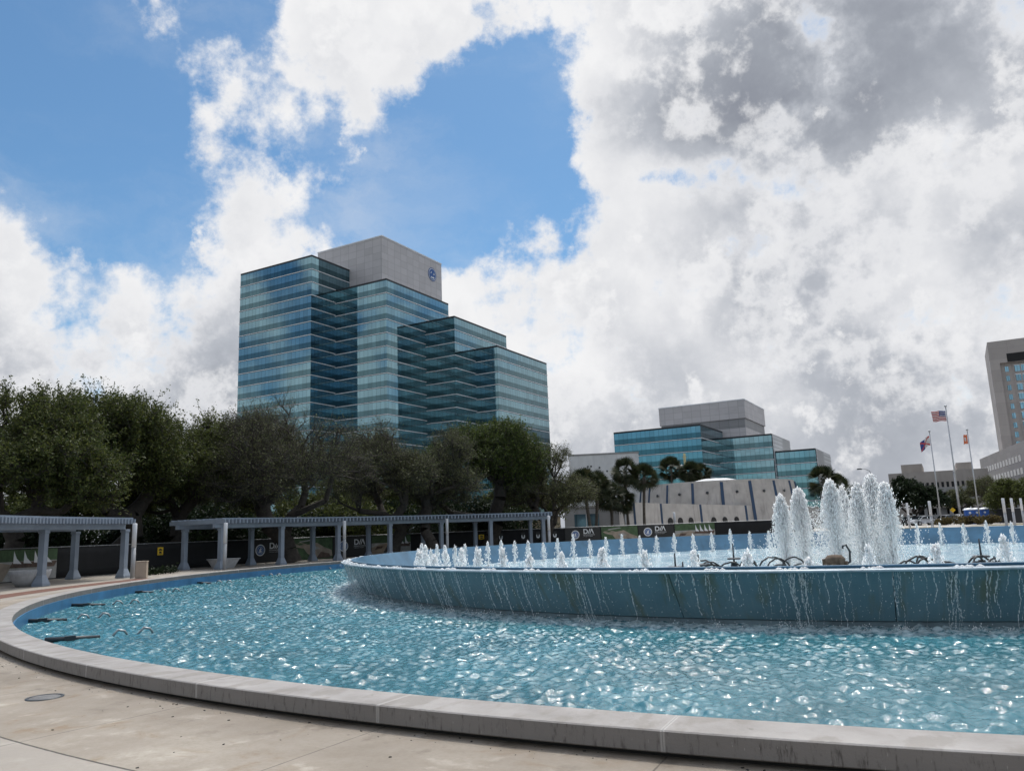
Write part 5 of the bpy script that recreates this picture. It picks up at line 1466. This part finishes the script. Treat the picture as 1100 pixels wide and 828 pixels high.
def car(px, d, rz, paint, lab):
    p = atd(px, 560, d); o = thing('parked_car', lab, 'car', (p.x, p.y, -.02), rz, 'parked cars at the right')
    side = [(-2.25, .38), (-2.28, .62), (-2.1, .84), (-1.25, .93), (-.55, 1.36), (.15, 1.45), (.95, 1.38), (1.65, .98), (2.15, .92), (2.26, .7), (2.22, .36)]
    n = len(side); mb = MB(); lay = [(-.86, 1.0), (-.90, .97), (.90, .97), (.86, 1.0)]
    for y, s in ((-.72, 1.0), (-.89, .965), (.89, .965), (.72, 1.0)): mb.v += [(x * (1 if abs(y) > .8 else .99), y * (1 - max(0, z - .9) * .35), z) for x, z in side]
    for a in range(3):
        for i in range(n): j = (i + 1) % n; mb.f.append((a * n + i, a * n + j, (a + 1) * n + j, (a + 1) * n + i)); mb.mi.append(0); mb.sm.append(False)
    mb.f += [tuple(reversed(range(n))), tuple(range(3 * n, 4 * n))]; mb.mi += [0, 0]; mb.sm += [False, False]
    mb.build('body', M[paint], o, bevel=.03)
    for s in (-1, 1):
        g = MB(); y = s * .80; y2 = s * .69
        pts = [(-1.02, .97, y + .06 * s), (1.42, 1.0, y + .06 * s), (.92, 1.30, y2 + .06 * s), (.15, 1.36, y2 + .06 * s), (-.52, 1.29, y2 + .06 * s)]
        g.add([(x, yy, z) for x, z, yy in pts] + [(x, yy - .05 * s, z) for x, z, yy in pts], [(0, 1, 2, 3, 4), (9, 8, 7, 6, 5)] + [(i, (i + 1) % 5, 5 + (i + 1) % 5, 5 + i) for i in range(5)])
        g.build('side_window', M['carglass'], o)
        for x in (-1.4, 1.38):
            w = MB().lathe([(.0, -.1), (.2, -.1), (.33, -.09), (.33, .09), (.2, .1), (0, .1)], 18).build('wheel', M['tyre'], o)
            w.matrix_local = Matrix.Translation((x, s * .83, .33)) @ Matrix.Rotation(math.pi / 2, 4, 'X')
            MB().lathe([(0, -.115), (.19, -.108), (.2, -.102), (.2, .102), (.19, .108), (0, .115)], 14).build('rim', M['rimmetal'], w)
        MB().bx(-2.30, -2.22, s * .6 - .18, s * .6 + .18, .60, .74).build('headlight', M['lamp'], o)
        MB().bx(2.22, 2.29, s * .62 - .18, s * .62 + .18, .70, .84).build('tail_light', M['flag_red'], o)
    for xa, za, xb, zb in ((-1.22, .97, -.60, 1.36), (1.60, 1.02, 1.0, 1.38)):
        g = MB(); e = .03 if xa < 0 else -.03
        g.add([(xa - e, -.70, za + .02), (xa - e, .70, za + .02), (xb - e, .58, zb + .02), (xb - e, -.58, zb + .02), (xa, -.70, za - .04), (xa, .70, za - .04), (xb, .58, zb - .04), (xb, -.58, zb - .04)],
              [(0, 1, 2, 3), (7, 6, 5, 4), (0, 4, 5, 1), (1, 5, 6, 2), (2, 6, 7, 3), (3, 7, 4, 0)]); g.build('windscreen', M['carglass'], o)
    return o
car(993, 137, .15, 'car_white', 'silver car left of the left flagpole, before the dark round tree')
car(978, 139, 1.3, 'car_dark', 'dark car nearest the tall plumes, facing the camera')
car(1017, 141, .3, 'car_white', 'silver car between the left and the tallest flagpole')
car(1032, 143, .2, 'car_white', 'pale car directly left of the blue portable toilets')
p = atd(1023.5, 547.5, 150)
o = thing('road_sign', 'yellow diamond road sign between the flagpoles', 'sign', (p.x, p.y, -.02), math.atan2(p.x, -p.y) * 0 + math.atan2(p.y, p.x) - math.pi / 2)
MB().tube([(0, 0, 0), (0, 0, p.z + .3)], .05, 7).build('post', M['galv'], o)
b = MB(); s = .42; b.add([(0, -.07, p.z - s), (s, -.07, p.z), (0, -.07, p.z + s), (-s, -.07, p.z), (0, -.05, p.z - s), (s, -.05, p.z), (0, -.05, p.z + s), (-s, -.05, p.z)], [(0, 1, 2, 3), (7, 6, 5, 4), (0, 4, 5, 1), (1, 5, 6, 2), (2, 6, 7, 3), (3, 7, 4, 0)]); b.build('plate', M['yellow'], o)
p0, p1 = atd(1061, 556, 140), atd(1110, 556, 122)
o = thing('dark_fence', 'dark screened fence behind the light posts at the right edge', 'fence', (p0.x, p0.y, -.02), math.atan2(p1.y - p0.y, p1.x - p0.x))
w = math.hypot(p1.x - p0.x, p1.y - p0.y)
MB().bx(0, w, -.02, .02, .05, 2.0).build('screen', M['screen'], o); MB().tube([(0, 0, 2.05), (w, 0, 2.05)], .03, 6).build('rail', M['galv'], o)
for k in range(8): MB().tube([(w * k / 7, .07, 0), (w * k / 7, .07, 2.1)], .035, 6).build('fence_post', M['galv'], o)
